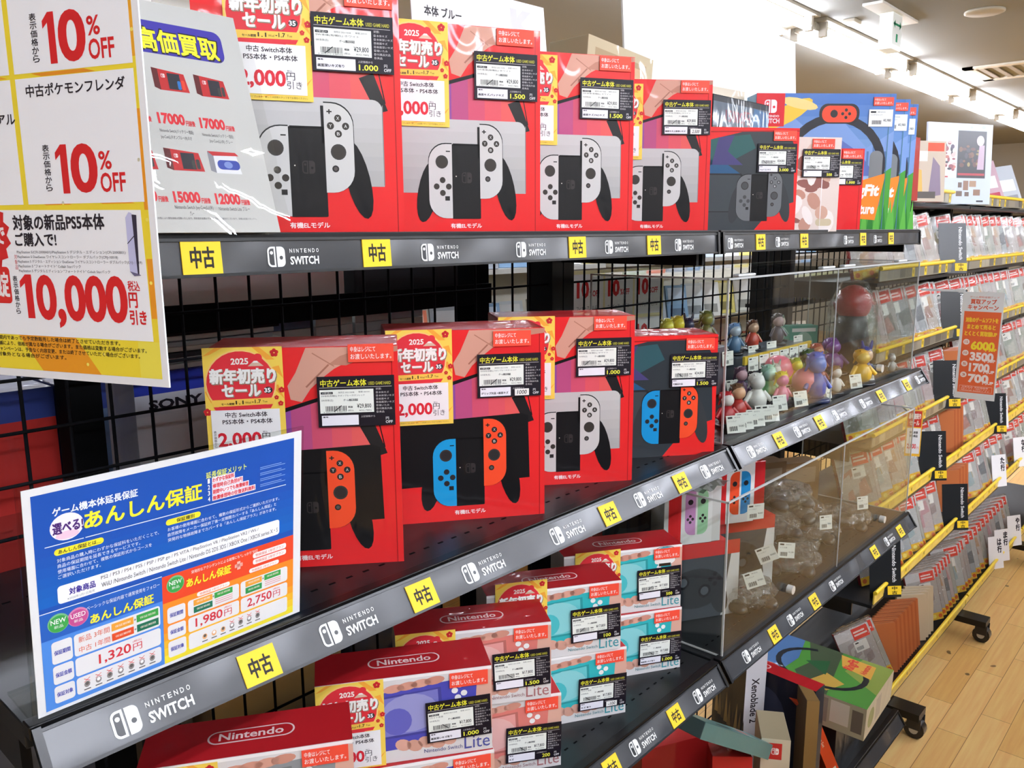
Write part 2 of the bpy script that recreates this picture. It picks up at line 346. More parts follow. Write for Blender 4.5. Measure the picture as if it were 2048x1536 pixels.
def flyer():
    a = Art(K * .126, 'p'); H = 1.47
    a.rect(0, 0, 1, H, 'f2cf55', 1)
    for i in range(7): a.poly([(.5, .9), (.5 + math.cos(i * .9) * .75, .9 + math.sin(i * .9) * .75), (.5 + math.cos(i * .9 + .4) * .75, .9 + math.sin(i * .9 + .4) * .75)], 'f2b13c', 1.3) if False else None
    for x0, y0, x1, y1 in ((.62, 1.47, .8, 1.3), (.86, 1.2, 1, 1.05), (.84, .95, 1, .78), (0, 1.36, .16, 1.47), (0, .9, .07, .75), (.8, .1, 1, .28), (.2, 0, .5, .07)):
        a.poly([(x0, y0), (x0 + .09, min(H, y0 + .02)), (min(1, x1 + .1), y1 + .0), (x1, y1)][::-1 if y1 < y0 and x1 > x0 else 1], 'f0a63a', 1.4)
    a.ell(.46, 1.0, .45, .44, 'f3c978', 2, 30).ell(.46, 1.0, .43, .42, 'd8313a', 3, 30)
    a.ell(.69, 1.33, .055, .055, 'd8313a', 4).poly([(.56, 1.22), (.64, 1.29), (.68, 1.29), (.76, 1.22)], 'd8b9a0', 5).poly([(.62, 1.265), (.64, 1.29), (.68, 1.29), (.70, 1.265)], 'f6f0ea', 6)
    a.tx('2025', .35, 1.245, .57, 1.33, 'f5eee2', 5, .03)
    for dx, dy, h, z, bo in ((.012, -.012, '8f7f6a', 6, .035), (0, 0, 'f4f1ea', 7, .03)):
        a.tx('新年初売り', .08 + dx, 1.0 + dy, .90 + dx, 1.19 + dy, h, z, bo).tx('セール', .22 + dx, .83 + dy, .70 + dx, .98 + dy, h, z, bo)
    a.ell(.80, .90, .055, .045, '2a2a2a', 5).tx('35', .75, .87, .83, .93, 'ffffff', 6, .03)
    a.poly([(.1, .695), (.86, .715), (.88, .80), (.07, .785)], 'f2c552', 5).tx('セール期間', .2, .715, .36, .745, '3a2a1a', 6, .018).tx('1.1', .38, .722, .48, .772, '2a1a0a', 6, .02).tx('Wed', .50, .728, .57, .755, '2a1a0a', 6).tx('-1.7', .585, .73, .70, .78, '2a1a0a', 6, .02).tx('Tue', .72, .738, .78, .765, '2a1a0a', 6)
    a.poly([(.13, .64), (.82, .66), (.85, .712), (.1, .692)], 'd8313a', 4.6)
    for x, y, r in ((.90, 1.39, .055), (.90, .80, .03), (.95, .72, .035), (.02, .63, .05), (.97, .9, .04)): flower(a, x, y, r, 'c8262c', 6)
    a.rect(.06, .07, .93, .65, 'f1efec', 6.5)
    a.tx('中古 Switch本体', .24, .55, .77, .62, '2a2024', 7.5, .01).tx('PS5本体・PS4本体', .2, .46, .83, .53, '2a2024', 7.5, .01)
    a.vtx('表示価格から', .08, .15, .115, .38, '2a2024', 7.5)
    a.tx('2,000', .13, .13, .68, .35, 'cf2433', 8, .03, 3).tx('税込', .70, .335, .76, .36, '2a2024', 7.5).tx('円', .69, .24, .79, .33, '2a2024', 7.5).tx('引き', .69, .14, .87, .23, '2a2024', 7.5)
    a.tx('一部対象外商品がございます。詳しくは店頭スタッフまでお尋ねください。', .06, .025, .93, .05, '7a5a20', 3)
    return a
FLY = flyer()
UTAG = Art(K, 'p').rect(0, 0, .056, .047, 'f6cc2c', 1).tx('中古', .012, .010, .045, .037, '1c1a12', 2, .018)

# ================================================================ shelving for the consoles
BLK = '15161ak'
def perfo(b, x0, x1, y, z, n, vert=False):
    for i in range(n):
        x = x0 + (x1 - x0) * (i + .5) / n
        b.box(tuple(P(x - .006, y - .002, z)), tuple(P(x + .006, y + .002, z + .0006)), '020203k')
def rail_print(x0, x1, logos, tags, hgt, faint=False):
    a = Art(K, 'g'); h = 'e9e9e4'
    for lx in logos:
        s = hgt * .62; lx -= x0; y = hgt * .16
        logo(a, lx, y, s, h, '2b2c2e', 1)
        q = lx + s * 1.28
        for c in 'NINTENDO':
            g = s * (.15 if c != 'I' else .045); a.tx(c, q, y + s * .68, q + g, y + s * .88, h, 1, .01); q += g + s * .092
        a.tx('SWITCH', lx + s * 1.28, y + s * .08, lx + s * 3.0, y + s * .50, h, 1, .03)
    return a
RAILM = M('3b3c3e', 'g'); RAILM.node_tree.nodes['Principled BSDF'].inputs['Roughness'].default_value = .24
def ripple(m, sc, st):
    nt = m.node_tree; tc = nt.nodes.new('ShaderNodeTexCoord'); nz = nt.nodes.new('ShaderNodeTexNoise'); bp = nt.nodes.new('ShaderNodeBump')
    nz.inputs['Scale'].default_value = sc; nz.inputs['Detail'].default_value = 1; bp.inputs['Strength'].default_value = st; bp.inputs['Distance'].default_value = .03
    nt.links.new(tc.outputs['Object'], nz.inputs['Vector']); nt.links.new(nz.outputs[0], bp.inputs['Height']); nt.links.new(bp.outputs[0], nt.nodes['Principled BSDF'].inputs['Normal'])
ripple(RAILM, 9, .35)
def px_x(pts, Y): return [gy(p[0], p[1], Y)[0] for p in pts]
def bay(name, label, x0, x1, shelves, back=True):
    t = thing(name, label, 'shelving', P(x0, 1.5, ZF)); inv = Matrix.Translation(-P(x0, 1.5, ZF))
    def bld(b, n, par=None, X=None):
        if par is None: o = b.build(n, t); o.matrix_local = inv
        else: o = b.build(n, par)
        return o
    for xx in (x0, x1 - .05): bld(ub(MB(), xx, xx + .05, 1.56, 1.66, ZF, .0, '101114m'), 'upright')
    b = MB(); n = int((x1 - x0 - .12) / .0755)
    for i in range(n + 1): x = x0 + .06 + i * .0755; b.rod(P(x, 1.585, ZF + .15), P(x, 1.585, -.03), .0021, BLK, 5)
    for i in range(24): z = -.06 - i * .093; b.rod(P(x0 + .05, 1.579, z), P(x1 - .05, 1.579, z), .0021, BLK, 5)
    bld(b, 'mesh_panel')
    for z, yf, logos, tags in shelves:
        b = MB(); ub(b, x0 + .004, x1 - .004, yf + .015, 1.54, z - .03, z, '1b1e20m', .001)
        ub(b, x0 + .004, x1 - .004, yf - .003, yf + .02, z - .012, z + .006, '0c0d0fm', .001)
        for yy in (yf + .075, yf + .4): perfo(b, x0 + .05, x1 - .05, yy, z, 46)
        s = bld(b, 'shelf_board')
        for xx in (x0 + .006, x1 - .02): ub(MB(), xx, xx + .012, yf + .05, 1.55, z - .085, z - .03, '0e0f11m').build('bracket', s)
        # tilted price rail on the front edge
        tl = math.radians(4 if z > -.1 else 33); hg = .046 / math.cos(tl)
        T = Matrix.Translation(P(x0 + .006, yf - .003 - hg * math.sin(tl), z - .004 - hg * math.cos(tl))) @ Matrix.Rotation(-tl, 4, 'X')
        L = (x1 - x0 - .012) * K
        b = MB(); b.box((0, 0, 0), (L, .002, hg * K), RAILM, T).box((0, -.002, -.0015), (L, .002, .001), '0d0e10g', T).box((0, -.002, hg * K - .001), (L, .002, hg * K + .0015), '0d0e10g', T)
        for xx in (0, L - .006): b.box((xx, -.003, -.003), (xx + .006, .003, hg * K + .003), '08090ag', T)
        b.art(rail_print(x0 + .006, x1, [x for x in logos if x0 < x < x1 - .12], tags, hg), T @ Matrix(((1, 0, 0, 0), (0, 0, -1, -.0004), (0, 1, 0, 0), (0, 0, 0, 1))))
        r = bld(b, 'price_rail')
        for x in tags:
            if not x0 < x < x1 - .06: continue
            g = MB().box((0, -.0012, 0), (.056 * K, -.0004, .047 * K), 'f6cc2cg').art(UTAG, Matrix(((1, 0, 0, 0), (0, 0, -1, -.0014), (0, 1, 0, 0), (0, 0, 0, 1)))).build('used_goods_tag', r)
            g.matrix_local = T @ Matrix.Translation(((x - x0 - .006) * K, 0, 0)); g['label'] = 'yellow tag with black lettering'
    return t
Z1, Z2, Z3, Z4 = -.004, -.566, -1.185, -2.10
Y1, Y2 = 1.05, 1.0
bx = 1.955
A1 = px_x([(530, 500), (838, 500), (1028, 497), (1206, 492), (1346, 488)], Y1); T1 = px_x([(357, 500), (720, 498), (1133, 492), (1290, 490)], Y1)
A2 = px_x([(213, 1460), (628, 1275), (912, 1148), (1088, 1070), (1257, 997), (1390, 940)], Y2); T2 = px_x([(468, 1342), (803, 1200), (1188, 1030), (1336, 966)], Y2)
A3 = px_x([(1248, 1508), (1376, 1398), (1100, 1640)], Y2); T3 = px_x([(1325, 1445), (1195, 1560)], Y2)
B1 = px_x([(1452, 483), (1548, 481), (1685, 474), (1745, 471)], Y1); U1 = px_x([(1508, 482), (1597, 478), (1717, 473), (1774, 470)], Y1)
B2 = px_x([(1483, 908), (1577, 868), (1655, 835), (1710, 810), (1822, 760)], Y2); U2 = px_x([(1537, 885), (1620, 850), (1745, 795), (1798, 770)], Y2)
B3 = px_x([(1475, 1312), (1565, 1242), (1650, 1172), (1760, 1085), (1800, 1050)], Y2); U3 = px_x([(1528, 1272), (1610, 1205), (1733, 1108), (1785, 1070)], Y2)
bay('shelving_unit', 'black metal shelving unit holding the rows of red console boxes', .262, bx, ((Z1, Y1, A1, T1), (Z2, Y2, A2, T2), (Z3, Y2, A3, T3), (Z4, .975, [], [])))
bay('shelving_unit', 'black metal shelving unit holding the acrylic display cases', bx + .004, 3.62, ((Z1, Y1, B1, U1), (Z2, Y2, B2, U2), (Z3, Y2, B3, U3), (Z4, .975, [], [])))

# ================================================================ console cartons
def mixh(a, b, t): return ''.join('%02x' % round(int(a[i:i + 2], 16) * (1 - t) + int(b[i:i + 2], 16) * t) for i in (0, 2, 4))
def joycons(a, u, v, w, h, L, Rr, dk, rise, z=4, grip='161516'):
    """two handset halves on a dark grip; u, v lower left of the left half, w width of one half, h its height, rise of the right half"""
    g = w * 1.22                       # width of the dark centre
    cx = u + w
    a.ell(u - w * .05, v + h * .36, w * .42, h * .42, grip, z, 20, -.2).ell(cx + g + w * 1.12, v + h * .42, w * .42, h * .46, grip, z, 20, .22)
    a.rr(cx - .001, v - .001, cx + g + .001, v + h, .002, '181718', z + 1)
    a.rect(cx + .002, v + h * .985, cx + g, v + h * 1.01, '141314', z + 1)
    x2 = cx + g; vr = v + rise
    a.rect(x2 - w * .10, vr + h * .55, x2, vr + h * .97, '161516', z + 1)
    a.rr(u - .001, v, cx, v + h + .002, w * .75, '1a1a1a', z + 1.5, 'ad', 7).rr(u, v, cx, v + h, w * .75, L, z + 2, 'ad', 7)
    a.rr(x2, vr, x2 + w + .001, vr + h + .002, w * .75, '1a1a1a', z + 1.5, 'bc', 7).rr(x2, vr, x2 + w, vr + h, w * .75, Rr, z + 2, 'bc', 7)
    def stick(x, y): a.ell(x, y, w * .27, w * .27, '3a3735', z + 3).ell(x, y, w * .21, w * .21, dk, z + 4)
    stick(u + w * .56, v + h * .76); stick(x2 + w * .46, vr + h * .46)
    def four(x, y, lab):
        for (dx, dy), t in zip(((0, .26), (.26, 0), (0, -.26), (-.26, 0)), lab):
            a.ell(x + dx * w, y + dy * w, w * .125, w * .125, dk, z + 3, 12)
            if t != ' ': a.tx(t, x + dx * w - w * .05, y + dy * w - w * .055, x + dx * w + w * .05, y + dy * w + w * .055, 'd8d6d2', z + 4)
    four(u + w * .58, v + h * .43, '    '); four(x2 + w * .48, vr + h * .75, 'XABY')
    a.rect(u + w * .74, v + h * .895, u + w * .92, v + h * .91, '1a1a1a', z + 3)
    a.rect(u + w * .68, v + h * .24, u + w * .88, v + h * .30, '2a2827', z + 3)
    a.rect(x2 + w * .10, vr + h * .90, x2 + w * .28, vr + h * .915, '2a2827', z + 3).rect(x2 + w * .165, vr + h * .882, x2 + w * .215, vr + h * .933, '2a2827', z + 3)
    a.ell(x2 + w * .34, vr + h * .27, w * .12, w * .12, '2a2827', z + 3, 12).ell(x2 + w * .34, vr + h * .27, w * .07, w * .07, '56504e', z + 4, 10)
    s = g * .36; logo(a, cx + g * .34, v + h * .48, s, '34302f', '181718', z + 2)
    a.ell(cx + g * .14, v + h * .57, w * .025, w * .025, 'e8e0d0', z + 2, 8)
    return a
def oled(white):
    a = Art(K, 'w'); Rd = 'dc2a2b'
    a.rect(0, 0, .31, .382, Rd, 1)
    # hand behind the tablet
    a.poly([(.132, .295), (.128, .318), (.142, .340), (.160, .381), (.262, .381), (.225, .355), (.205, .345), (.185, .330), (.165, .312), (.150, .290)], 'cf9a86', 2)
    a.poly([(.195, .352), (.215, .366), (.262, .381), (.31, .381), (.31, .372), (.26, .366), (.225, .35)], 'b9806c', 2.2)
    a.line(.158, .315, .196, .352, .003, 'a06a58', 2.4).line(.170, .372, .205, .349, .002, 'ae7864', 2.4)
    # tablet with its glowing screen
    a.poly([(0, .218), (0, .245), (.262, .322), (.285, .208), (.262, .2), (.255, .21)], '171516', 3)
    cs = ('3f3f86', '4f4590', '67489a', '8a4a94', 'b04d7a', 'c9506a', 'd65560', 'db5a58')
    for i, c in enumerate(cs):
        x0, x1 = i * .03275, (i + 1) * .03275
        f0 = lambda x: .237 + (x / .262) * .079
        a.poly([(x0, .17), (x1, .17), (x1, f0(x1)), (x0, f0(x0))], c, 3.4)
    a.poly([(.262, .17), (.262, .316), (.29, .17)], Rd, 3.5).poly([(.243, .245), (.266, .254), (.288, .197), (.270, .192)], '201e1f', 3.8)
    if white:
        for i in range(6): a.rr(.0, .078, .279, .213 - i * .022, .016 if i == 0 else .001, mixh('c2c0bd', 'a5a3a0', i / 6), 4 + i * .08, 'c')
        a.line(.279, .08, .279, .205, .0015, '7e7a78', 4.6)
    else:
        a.poly([(.020, .073), (.022, .203), (.262, .213), (.276, .208), (.279, .080)], '171617', 4)
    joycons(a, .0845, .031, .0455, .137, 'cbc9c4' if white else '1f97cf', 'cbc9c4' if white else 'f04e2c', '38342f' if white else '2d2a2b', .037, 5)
    a.tx('有機ELモデル', .126, .0125, .188, .0215, 'f6e6e2', 2, .015)
    a.line(.2995, 0, .2995, .382, .0016, '9c1a1c', 2)
    return a
def old_box(neon):
    a = Art(K, 'w'); D = '30363a'
    a.rect(0, 0, .38, .31, 'de2a28', 1)
    a.poly([(.045, .262), (.20, .298), (.345, .298), (.365, .26), (.372, .09), (.30, .07), (.24, .0), (.0, .0), (0, .25)], D if neon else '3a3f42', 2)
    a.poly([(0, .20), (.0, .25), (.12, .28), (.22, .29), (.24, .25), (.14, .2)], '2f5a58' if not neon else '31545a', 2.4).poly([(0, .13), (.0, .19), (.12, .22), (.2, .17), (.12, .13)], '2a5478', 2.4)
    a.poly([(.12, .28), (.17, .287), (.15, .24), (.2, .2), (.1, .2)], '45406e', 2.5)
    a.rr(.05, .06, .2, .175, .006, '2a2a2b', 3).rr(.055, .063, .195, .17, .005, '3d4346', 3.2)
    joycons(a, .183, .034, .046, .138, '1d8fc9' if neon else '6a6c6d', 'ef4f2c' if neon else '6a6c6d', '2b2a2b' if neon else '474849', .012, 4, '35383a')
    a.line(0, .294, .38, .302, .003, '981a1b', 2.8)
    return a
def lite(h, n=.335):
    """h: handheld colour"""
    a = Art(K, 'w'); pale = mixh(h, 'f4f4f2', .45); dk = mixh(h, '202020', .2)
    a.rect(0, 0, n, .178, 'dcd8d5', 1)
    a.rect(0, .172, n, .178, 'f8f4f0', 1.5)
    a.poly([(.0, .05), (0, .02), (.22, .03), (.33, .055), (.33, .06), (.31, .15), (.26, .158), (.1, .146)], h, 3)
    a.poly([(.03, .047), (.03, .132), (.235, .147), (.24, .055)], dk, 4).poly([(.036, .052), (.036, .128), (.229, .143), (.233, .06)], mixh(h, 'ffffff', .25), 4.5)
    a.ell(.085, .092, .04, .037, h, 5).ell(.175, .1, .055, .040, pale, 4.8).ell(.15, .085, .028, .028, mixh(h, 'ffffff', .12), 5.2)
    for x, y in ((.262, .135), (.280, .128), (.272, .146), (.268, .12)): a.ell(x, y, .0065, .0062, 'f0eeea', 5, 10)
    for i in range(4): a.ell(.145 + i * .026, .154 + i * .0025, .020, .0085, ('d79c88', 'cf9480', 'd8a08c', 'cc8f7c')[i], 3.5, 14, .1)
    for i in range(5): a.ell(.16 + i * .022, .034 - .004 * (i % 2), .016, .012, ('d8a592', 'd09c88')[i % 2], 3.6, 14, -.4)
    a.poly([(.30, .06), (.335, .045), (.335, .17), (.318, .172), (.305, .14)], 'dbab98', 3.2)
    a.tx('Nintendo Switch', .200, .011, .275, .019, mixh(h, '404858', .5), 6).tx('Lite', .279, .0075, .330, .035, mixh(h, '505a70', .35), 6)
    return a
def top_print(w, d, h='a81c22'):
    a = Art(K, 'w')
    a.rect(0, 0, w, d, h, 1)
    x0, x1, y0, y1 = w * .30, w * .72, d * .34, d * .66; r = (y1 - y0) / 2
    a.rr(x0, y0, x1, y1, r * .98, 'e6c8c4', 2, n=8).rr(x0 + .003, y0 + .003, x1 - .003, y1 - .003, r * .98 - .003, h, 3, n=8)
    return a.tx('Nintendo', x0 + .018, y0 + .008, x1 - .018, y1 - .008, 'e6c8c4', 4, .02)
def carton(X, label, w, h, d, art, topc='b01f24', sidec='b8262a', topart=None, card=None, cpos=None, stick=None, fly=None, group=None, leftart=None, name='console_box', cat='console box', crot=0):
    t = thing(name, label, cat, X=X, group=group)
    W, H, D = w * K, h * K, d * K
    b = MB().box((-W / 2, -D / 2, 0), (W / 2, D / 2, H), sidec + 'w', None, .0014)
    b.box((-W / 2 + .001, -D / 2 + .001, H - .001), (W / 2 - .001, D / 2 - .001, H + .0001), topc + 'w')
    b.art(art, front(W, D))
    if topart: b.art(topart, topm(W, D, H))
    if leftart: b.art(leftart, leftm(W, D))
    b.build('carton', t)
    def put(A, w_, h_, u, v, nm, lift, rot=0, back='14101ap'):
        o = sheet(A, w_, h_, nm, t, Matrix.Translation((u * K - W / 2, -D / 2 - lift, v * K)) @ Matrix.Rotation(rot, 4, 'Y'), back, .0006)
        return o
    if card: put(card, .127, .0865, cpos[0], cpos[1], 'price_card', .0034, crot)
    if stick: put(STK, .075, .030, stick[0], stick[1], 'notice_sticker', .0022, 0, 'f0503ap')
    if fly: put(FLY, .126, .126 * 1.47, fly[0], fly[1], 'sale_flyer', .0032 if fly[0] < 0 else .0022, fly[2] if len(fly) > 2 else 0, 'f0d890p')
    return t
for aname in ('OW', 'OB', 'SN', 'SG'): pass
OW, OB, SN, SG = oled(True), oled(False), old_box(True), old_box(False)
WL, NB = 'SW本体(有機EL) ホワイト', 'SW本体(有機EL) ネオンブルー/ネオンレッド'
PR, PT = '¥29,800', '¥32,780)'
# middle shelf
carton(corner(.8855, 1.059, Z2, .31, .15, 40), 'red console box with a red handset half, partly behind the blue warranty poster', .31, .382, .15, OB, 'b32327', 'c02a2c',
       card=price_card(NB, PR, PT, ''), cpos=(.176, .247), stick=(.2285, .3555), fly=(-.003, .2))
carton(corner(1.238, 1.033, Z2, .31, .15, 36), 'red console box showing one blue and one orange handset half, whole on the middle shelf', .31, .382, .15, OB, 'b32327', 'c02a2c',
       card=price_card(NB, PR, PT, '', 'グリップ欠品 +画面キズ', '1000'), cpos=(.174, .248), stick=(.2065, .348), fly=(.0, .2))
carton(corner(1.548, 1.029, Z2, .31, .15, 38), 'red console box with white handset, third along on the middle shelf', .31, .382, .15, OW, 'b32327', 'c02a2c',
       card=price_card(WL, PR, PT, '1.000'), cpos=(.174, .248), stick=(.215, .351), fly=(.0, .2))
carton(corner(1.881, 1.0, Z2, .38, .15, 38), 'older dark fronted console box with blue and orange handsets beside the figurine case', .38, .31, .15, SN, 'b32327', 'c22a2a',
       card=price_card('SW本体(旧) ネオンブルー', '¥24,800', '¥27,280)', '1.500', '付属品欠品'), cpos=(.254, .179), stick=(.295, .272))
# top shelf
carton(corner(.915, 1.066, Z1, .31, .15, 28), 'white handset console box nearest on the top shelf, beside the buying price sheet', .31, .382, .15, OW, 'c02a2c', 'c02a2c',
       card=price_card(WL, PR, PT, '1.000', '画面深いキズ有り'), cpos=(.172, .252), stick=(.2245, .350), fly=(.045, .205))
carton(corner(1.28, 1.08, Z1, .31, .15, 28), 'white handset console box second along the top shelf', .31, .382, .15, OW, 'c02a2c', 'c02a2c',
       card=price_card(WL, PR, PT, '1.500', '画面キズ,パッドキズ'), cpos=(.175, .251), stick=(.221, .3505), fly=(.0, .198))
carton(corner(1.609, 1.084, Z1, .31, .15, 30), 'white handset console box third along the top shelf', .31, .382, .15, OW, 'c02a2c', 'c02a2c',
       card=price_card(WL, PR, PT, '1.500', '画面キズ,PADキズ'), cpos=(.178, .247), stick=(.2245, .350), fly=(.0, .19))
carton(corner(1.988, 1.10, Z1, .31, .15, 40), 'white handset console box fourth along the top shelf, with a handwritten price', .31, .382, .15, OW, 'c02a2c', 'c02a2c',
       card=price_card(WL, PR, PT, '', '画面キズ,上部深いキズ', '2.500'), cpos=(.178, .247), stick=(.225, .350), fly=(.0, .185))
carton(corner(2.527, 1.098, Z1, .38, .13, 38), 'dark grey handset console box beside the white handset boxes on the top shelf', .38, .31, .13, SG, '8d2024', 'b5282a',
       card=price_card('SW本体(旧) グレー', '¥24,800', '¥27,280)', '3.000', 'ジョイコンキズ'), cpos=(.245, .178), stick=(.295, .272))
a = Art(K, 'w'); a.rect(0, 0, .24, .29, 'e0cfc4', 1)
rnd = random.Random(3)
for i in range(30): a.ell(rnd.uniform(.03, .21), rnd.uniform(.02, .25), rnd.uniform(.01, .045), rnd.uniform(.008, .03), rnd.choice(('b98a78', '8a5a52', 'efe4dc', '5a4644', 'c9a08c', 'd8b8a8')), 1.5 + i * .03, 12, rnd.uniform(0, 3))
a.line(.18, 0, .18, .29, .003, 'f0e8e4', 3).rr(.165, .018, .22, .04, .01, 'c8b898', 3)
carton(corner(2.69, 1.03, Z1, .24, .12, 38), 'pale pink mottled console box on the top shelf beside the dark grey one', .24, .29, .12, a, 'b8a8a4', 'cfc4be',
       card=price_card('SW本体 セット', '¥26,800', '¥29,480)', '500'), cpos=(.108, .168), stick=(.14, .255))
a = Art(K, 'w'); a.rect(0, 0, .2, .275, 'd62428', 1).line(.188, 0, .188, .275, .002, '9c1a1c', 2)
carton(corner(2.95, 1.05, Z1, .2, .1, 38), 'plain red console box in front of the exercise game boxes', .2, .275, .1, a, 'c02a2c', 'c02a2c',
       card=price_card('SW本体 ライト', '¥24,800', '¥27,280)', '1.000'), cpos=(.066, .155), stick=(.118, .24))
# exercise game boxes
def ringfit(w=.52, h=.49):
    a = Art(K, 'w')
    for i in range(9): a.rect(0, h - (i + 1) * .04, w, h - i * .04 + .0005, mixh('4a74b8', 'a9c6dc', i / 9), 1 + i * .02)
    a.poly([(.02, .20), (.10, .44), (.2, .36), (.3, .42), (.42, .3), (.52, .36), (.52, .2)], '7d9cd0', 2).poly([(.22, .2), (.32, .33), (.4, .28), (.46, .2)], '5c6fb0', 2.2)
    a.poly([(0, 0), (0, .13), (.12, .16), (.3, .12), (.44, .18), (w, .23), (w, 0)], '4a9a3a', 2.6).poly([(.0, 0), (.0, .1), (.2, .1), (.36, .02), (.38, 0)], '86b84a', 2.8)
    for i in range(14): a.poly([(.2 + i * .024, 0), (.215 + i * .024, .10 + .02 * (i % 3)), (.226 + i * .024, 0)], ('2f7d30', '5fae45')[i % 2], 3)
    for i in range(5): a.rect(.40 + i * .022, .235, .408 + i * .022, .27 + .018 * (i % 3), '5878a8', 2.4)
    # the flexible ring with one handset on top
    n = 26
    for k in range(n):
        t0, t1 = [math.radians(-60 + 300 * q / n) for q in (k, k + 1)]
        pts = [(.30 + rr * 1.06 * math.cos(t), .235 + rr * math.sin(t)) for rr, t in ((.155, t0), (.185, t0), (.185, t1), (.155, t1))]
        a.poly(pts[::-1], '2a2a30', 4)
    a.rr(.435, .08, .485, .29, .022, '7b7e80', 4.5)
    a.rr(.235, .385, .385, .455, .03, '2b2526', 4.6).rr(.245, .39, .375, .448, .028, 'ec4c30', 5)
    a.ell(.29, .42, .014, .014, '2a2526', 6, 12)
    for dx, dy in ((0, .013), (.013, 0), (0, -.013), (-.013, 0)): a.ell(.335 + dx, .42 + dy, .006, .006, '2a2526', 6, 8)
    a.ell(.12, .42, .10, .03, 'f2c545', 3.2, 16, .5).ell(.16, .455, .07, .018, 'f6d98a', 3.3, 14, -.2)
    a.rect(0, h - .115, .105, h, 'd9232e', 5); logo(a, .030, h - .068, .046, 'f8eeee', 'd9232e', 6)
    a.tx('NINTENDO', .02, h - .083, .086, h - .075, 'f8eeee', 6, .02).tx('SWITCH', .018, h - .104, .088, h - .087, 'f8eeee', 6, .03)
    a.poly([(.30, .055), (.34, .165), (.50, .21), (.47, .04)], 'f08a2c', 5)
    a.tx('RingFit', .325, .115, .475, .17, 'fdf2e6', 7, .05, 2, .15).tx('Adventure', .322, .062, .465, .10, 'fdf2e6', 7, .04, 2, .1)
    a.line(w - .022, 0, w - .022, h, .003, '4b7a8c', 7)
    return a
RF = ringfit()
tagp = Art(K, 'p').rect(0, 0, .09, .06, 'eef0ea', 1)
tagp.rect(.006, .048, .026, .054, '222222', 2).tx('発売日 2019/10/18', .032, .048, .06, .054, '444444', 2).tx('リングフィット', .006, .038, .05, .045, '444444', 2).tx('¥5,980', .055, .016, .084, .027, '222222', 2, .01)
for i in range(12): tagp.rect(.012 + i * .003, .008, .0135 + i * .003 + .0007 * (i % 2), .022, '222222', 2)
for i, (x, y, lab) in enumerate(((3.27, 1.064, 'front one of three exercise game boxes with a grip ring on the cover'), (3.447, 1.068, 'middle one of three exercise game boxes with a grip ring on the cover'),
                                 (3.60, 1.085, 'rear one of three exercise game boxes with a grip ring on the cover'))):
    t = carton(corner(x, y, Z1, .52, .1, 44), lab, .52, .49, .1, RF, 'e8ecee', '6a9ab8', stick=(.435, .448), group='exercise game boxes on the top shelf', name='game_box', cat='game box')
    sheet(tagp, .09, .06, 'price_tag', t, Matrix.Translation((.42 * K - .52 * K / 2, -.05 * K - .0022, .375 * K)), 'eef0eap', .0005)
# hand-held console boxes, two high on the lower shelf
LB, LC, LT, LG = lite('4a4aa8'), lite('d87a70'), lite('35b0b4'), lite('8d9092')
LA = lite('35b0b4'); LA.ell(.285, .150, .034, .026, '2fa6b4', 7).ell(.285, .138, .030, .014, 'f0ede6', 7.4).rect(.268, .122, .302, .13, '3a2c22', 7.5).ell(.285, .152, .006, .006, '8fd8dc', 8, 10)
for i in range(12):
    t0 = math.pi * i / 12; t1 = math.pi * (i + 1) / 12
    LA.line(.285 + .03 * math.cos(t0), .166 + .016 * math.sin(t0) * .7, .285 + .03 * math.cos(t1), .166 + .016 * math.sin(t1) * .7, .0015, '3a3a3a', 8)
TP = top_print(.335, .115)
hl = .1785
def pair(x, y, yaw, la, lb, A, B, pa, pb, na='', nb='', ha=None, hb=None, fa=None, dx=.0, w=.335):
    ln = 'Sライト本体'
    carton(corner(x, y, Z3 + hl + .0004, w, .115, yaw), la, w, .178, .115, A, 'a81c22', 'd9d2ce', TP, price_card(ln, '¥17,800', '¥19,580)', pa, na, ha), (.206, .033), (.252, .1425), fa, crot=math.radians(-1.5), cat='handheld console box', name='handheld_console_box')
    carton(corner(x + dx, y - .005, Z3, w, .115, yaw - 2), lb, w, .178, .115, B, 'a81c22', 'd9d2ce', None, price_card(ln, '¥17,800', '¥19,580)', pb, nb, hb), (.206, .028), (.252, .1425), None, crot=math.radians(1), cat='handheld console box', name='handheld_console_box')
pair(.742, 1.034, 34, 'grey handheld console box with red top, nearest the lower edge of the view', 'handheld console box under the grey one, nearest pile on the lower shelf', LG, LG, '500', '', fa=(-.004, -.008))
pair(1.068, 1.025, 35, 'blue handheld console box with red top, on top of the second pile', 'blue handheld console box lowest in the second pile', LB, LB, '1.000', '', '画面深いキズ有り', fa=(.0, -.006))
pair(1.286, 1.054, 36, 'coral handheld console box with red top, on top of the third pile', 'coral handheld console box lowest in the third pile, price 200 off', LC, LC, '1.500', '200', '', 'キズ', fa=(.0, .0), dx=.03)
pair(1.5655, 1.0636, 33, 'turquoise handheld console box with red top, price 100 off', 'turquoise handheld console box with a handwritten red strip on its card', LT, LT, '100', '', '', 'キズ 有り', None, '-100', fa=(.02, .02), dx=.02)
pair(1.867, 1.075, 33, 'turquoise handheld console box with a round device picture, beside the lower acrylic case', 'turquoise handheld console box lowest in the pile beside the lower acrylic case', LA, LT, '500', '1.000', '', '画面深いキズ有り', fa=(.03, .0))

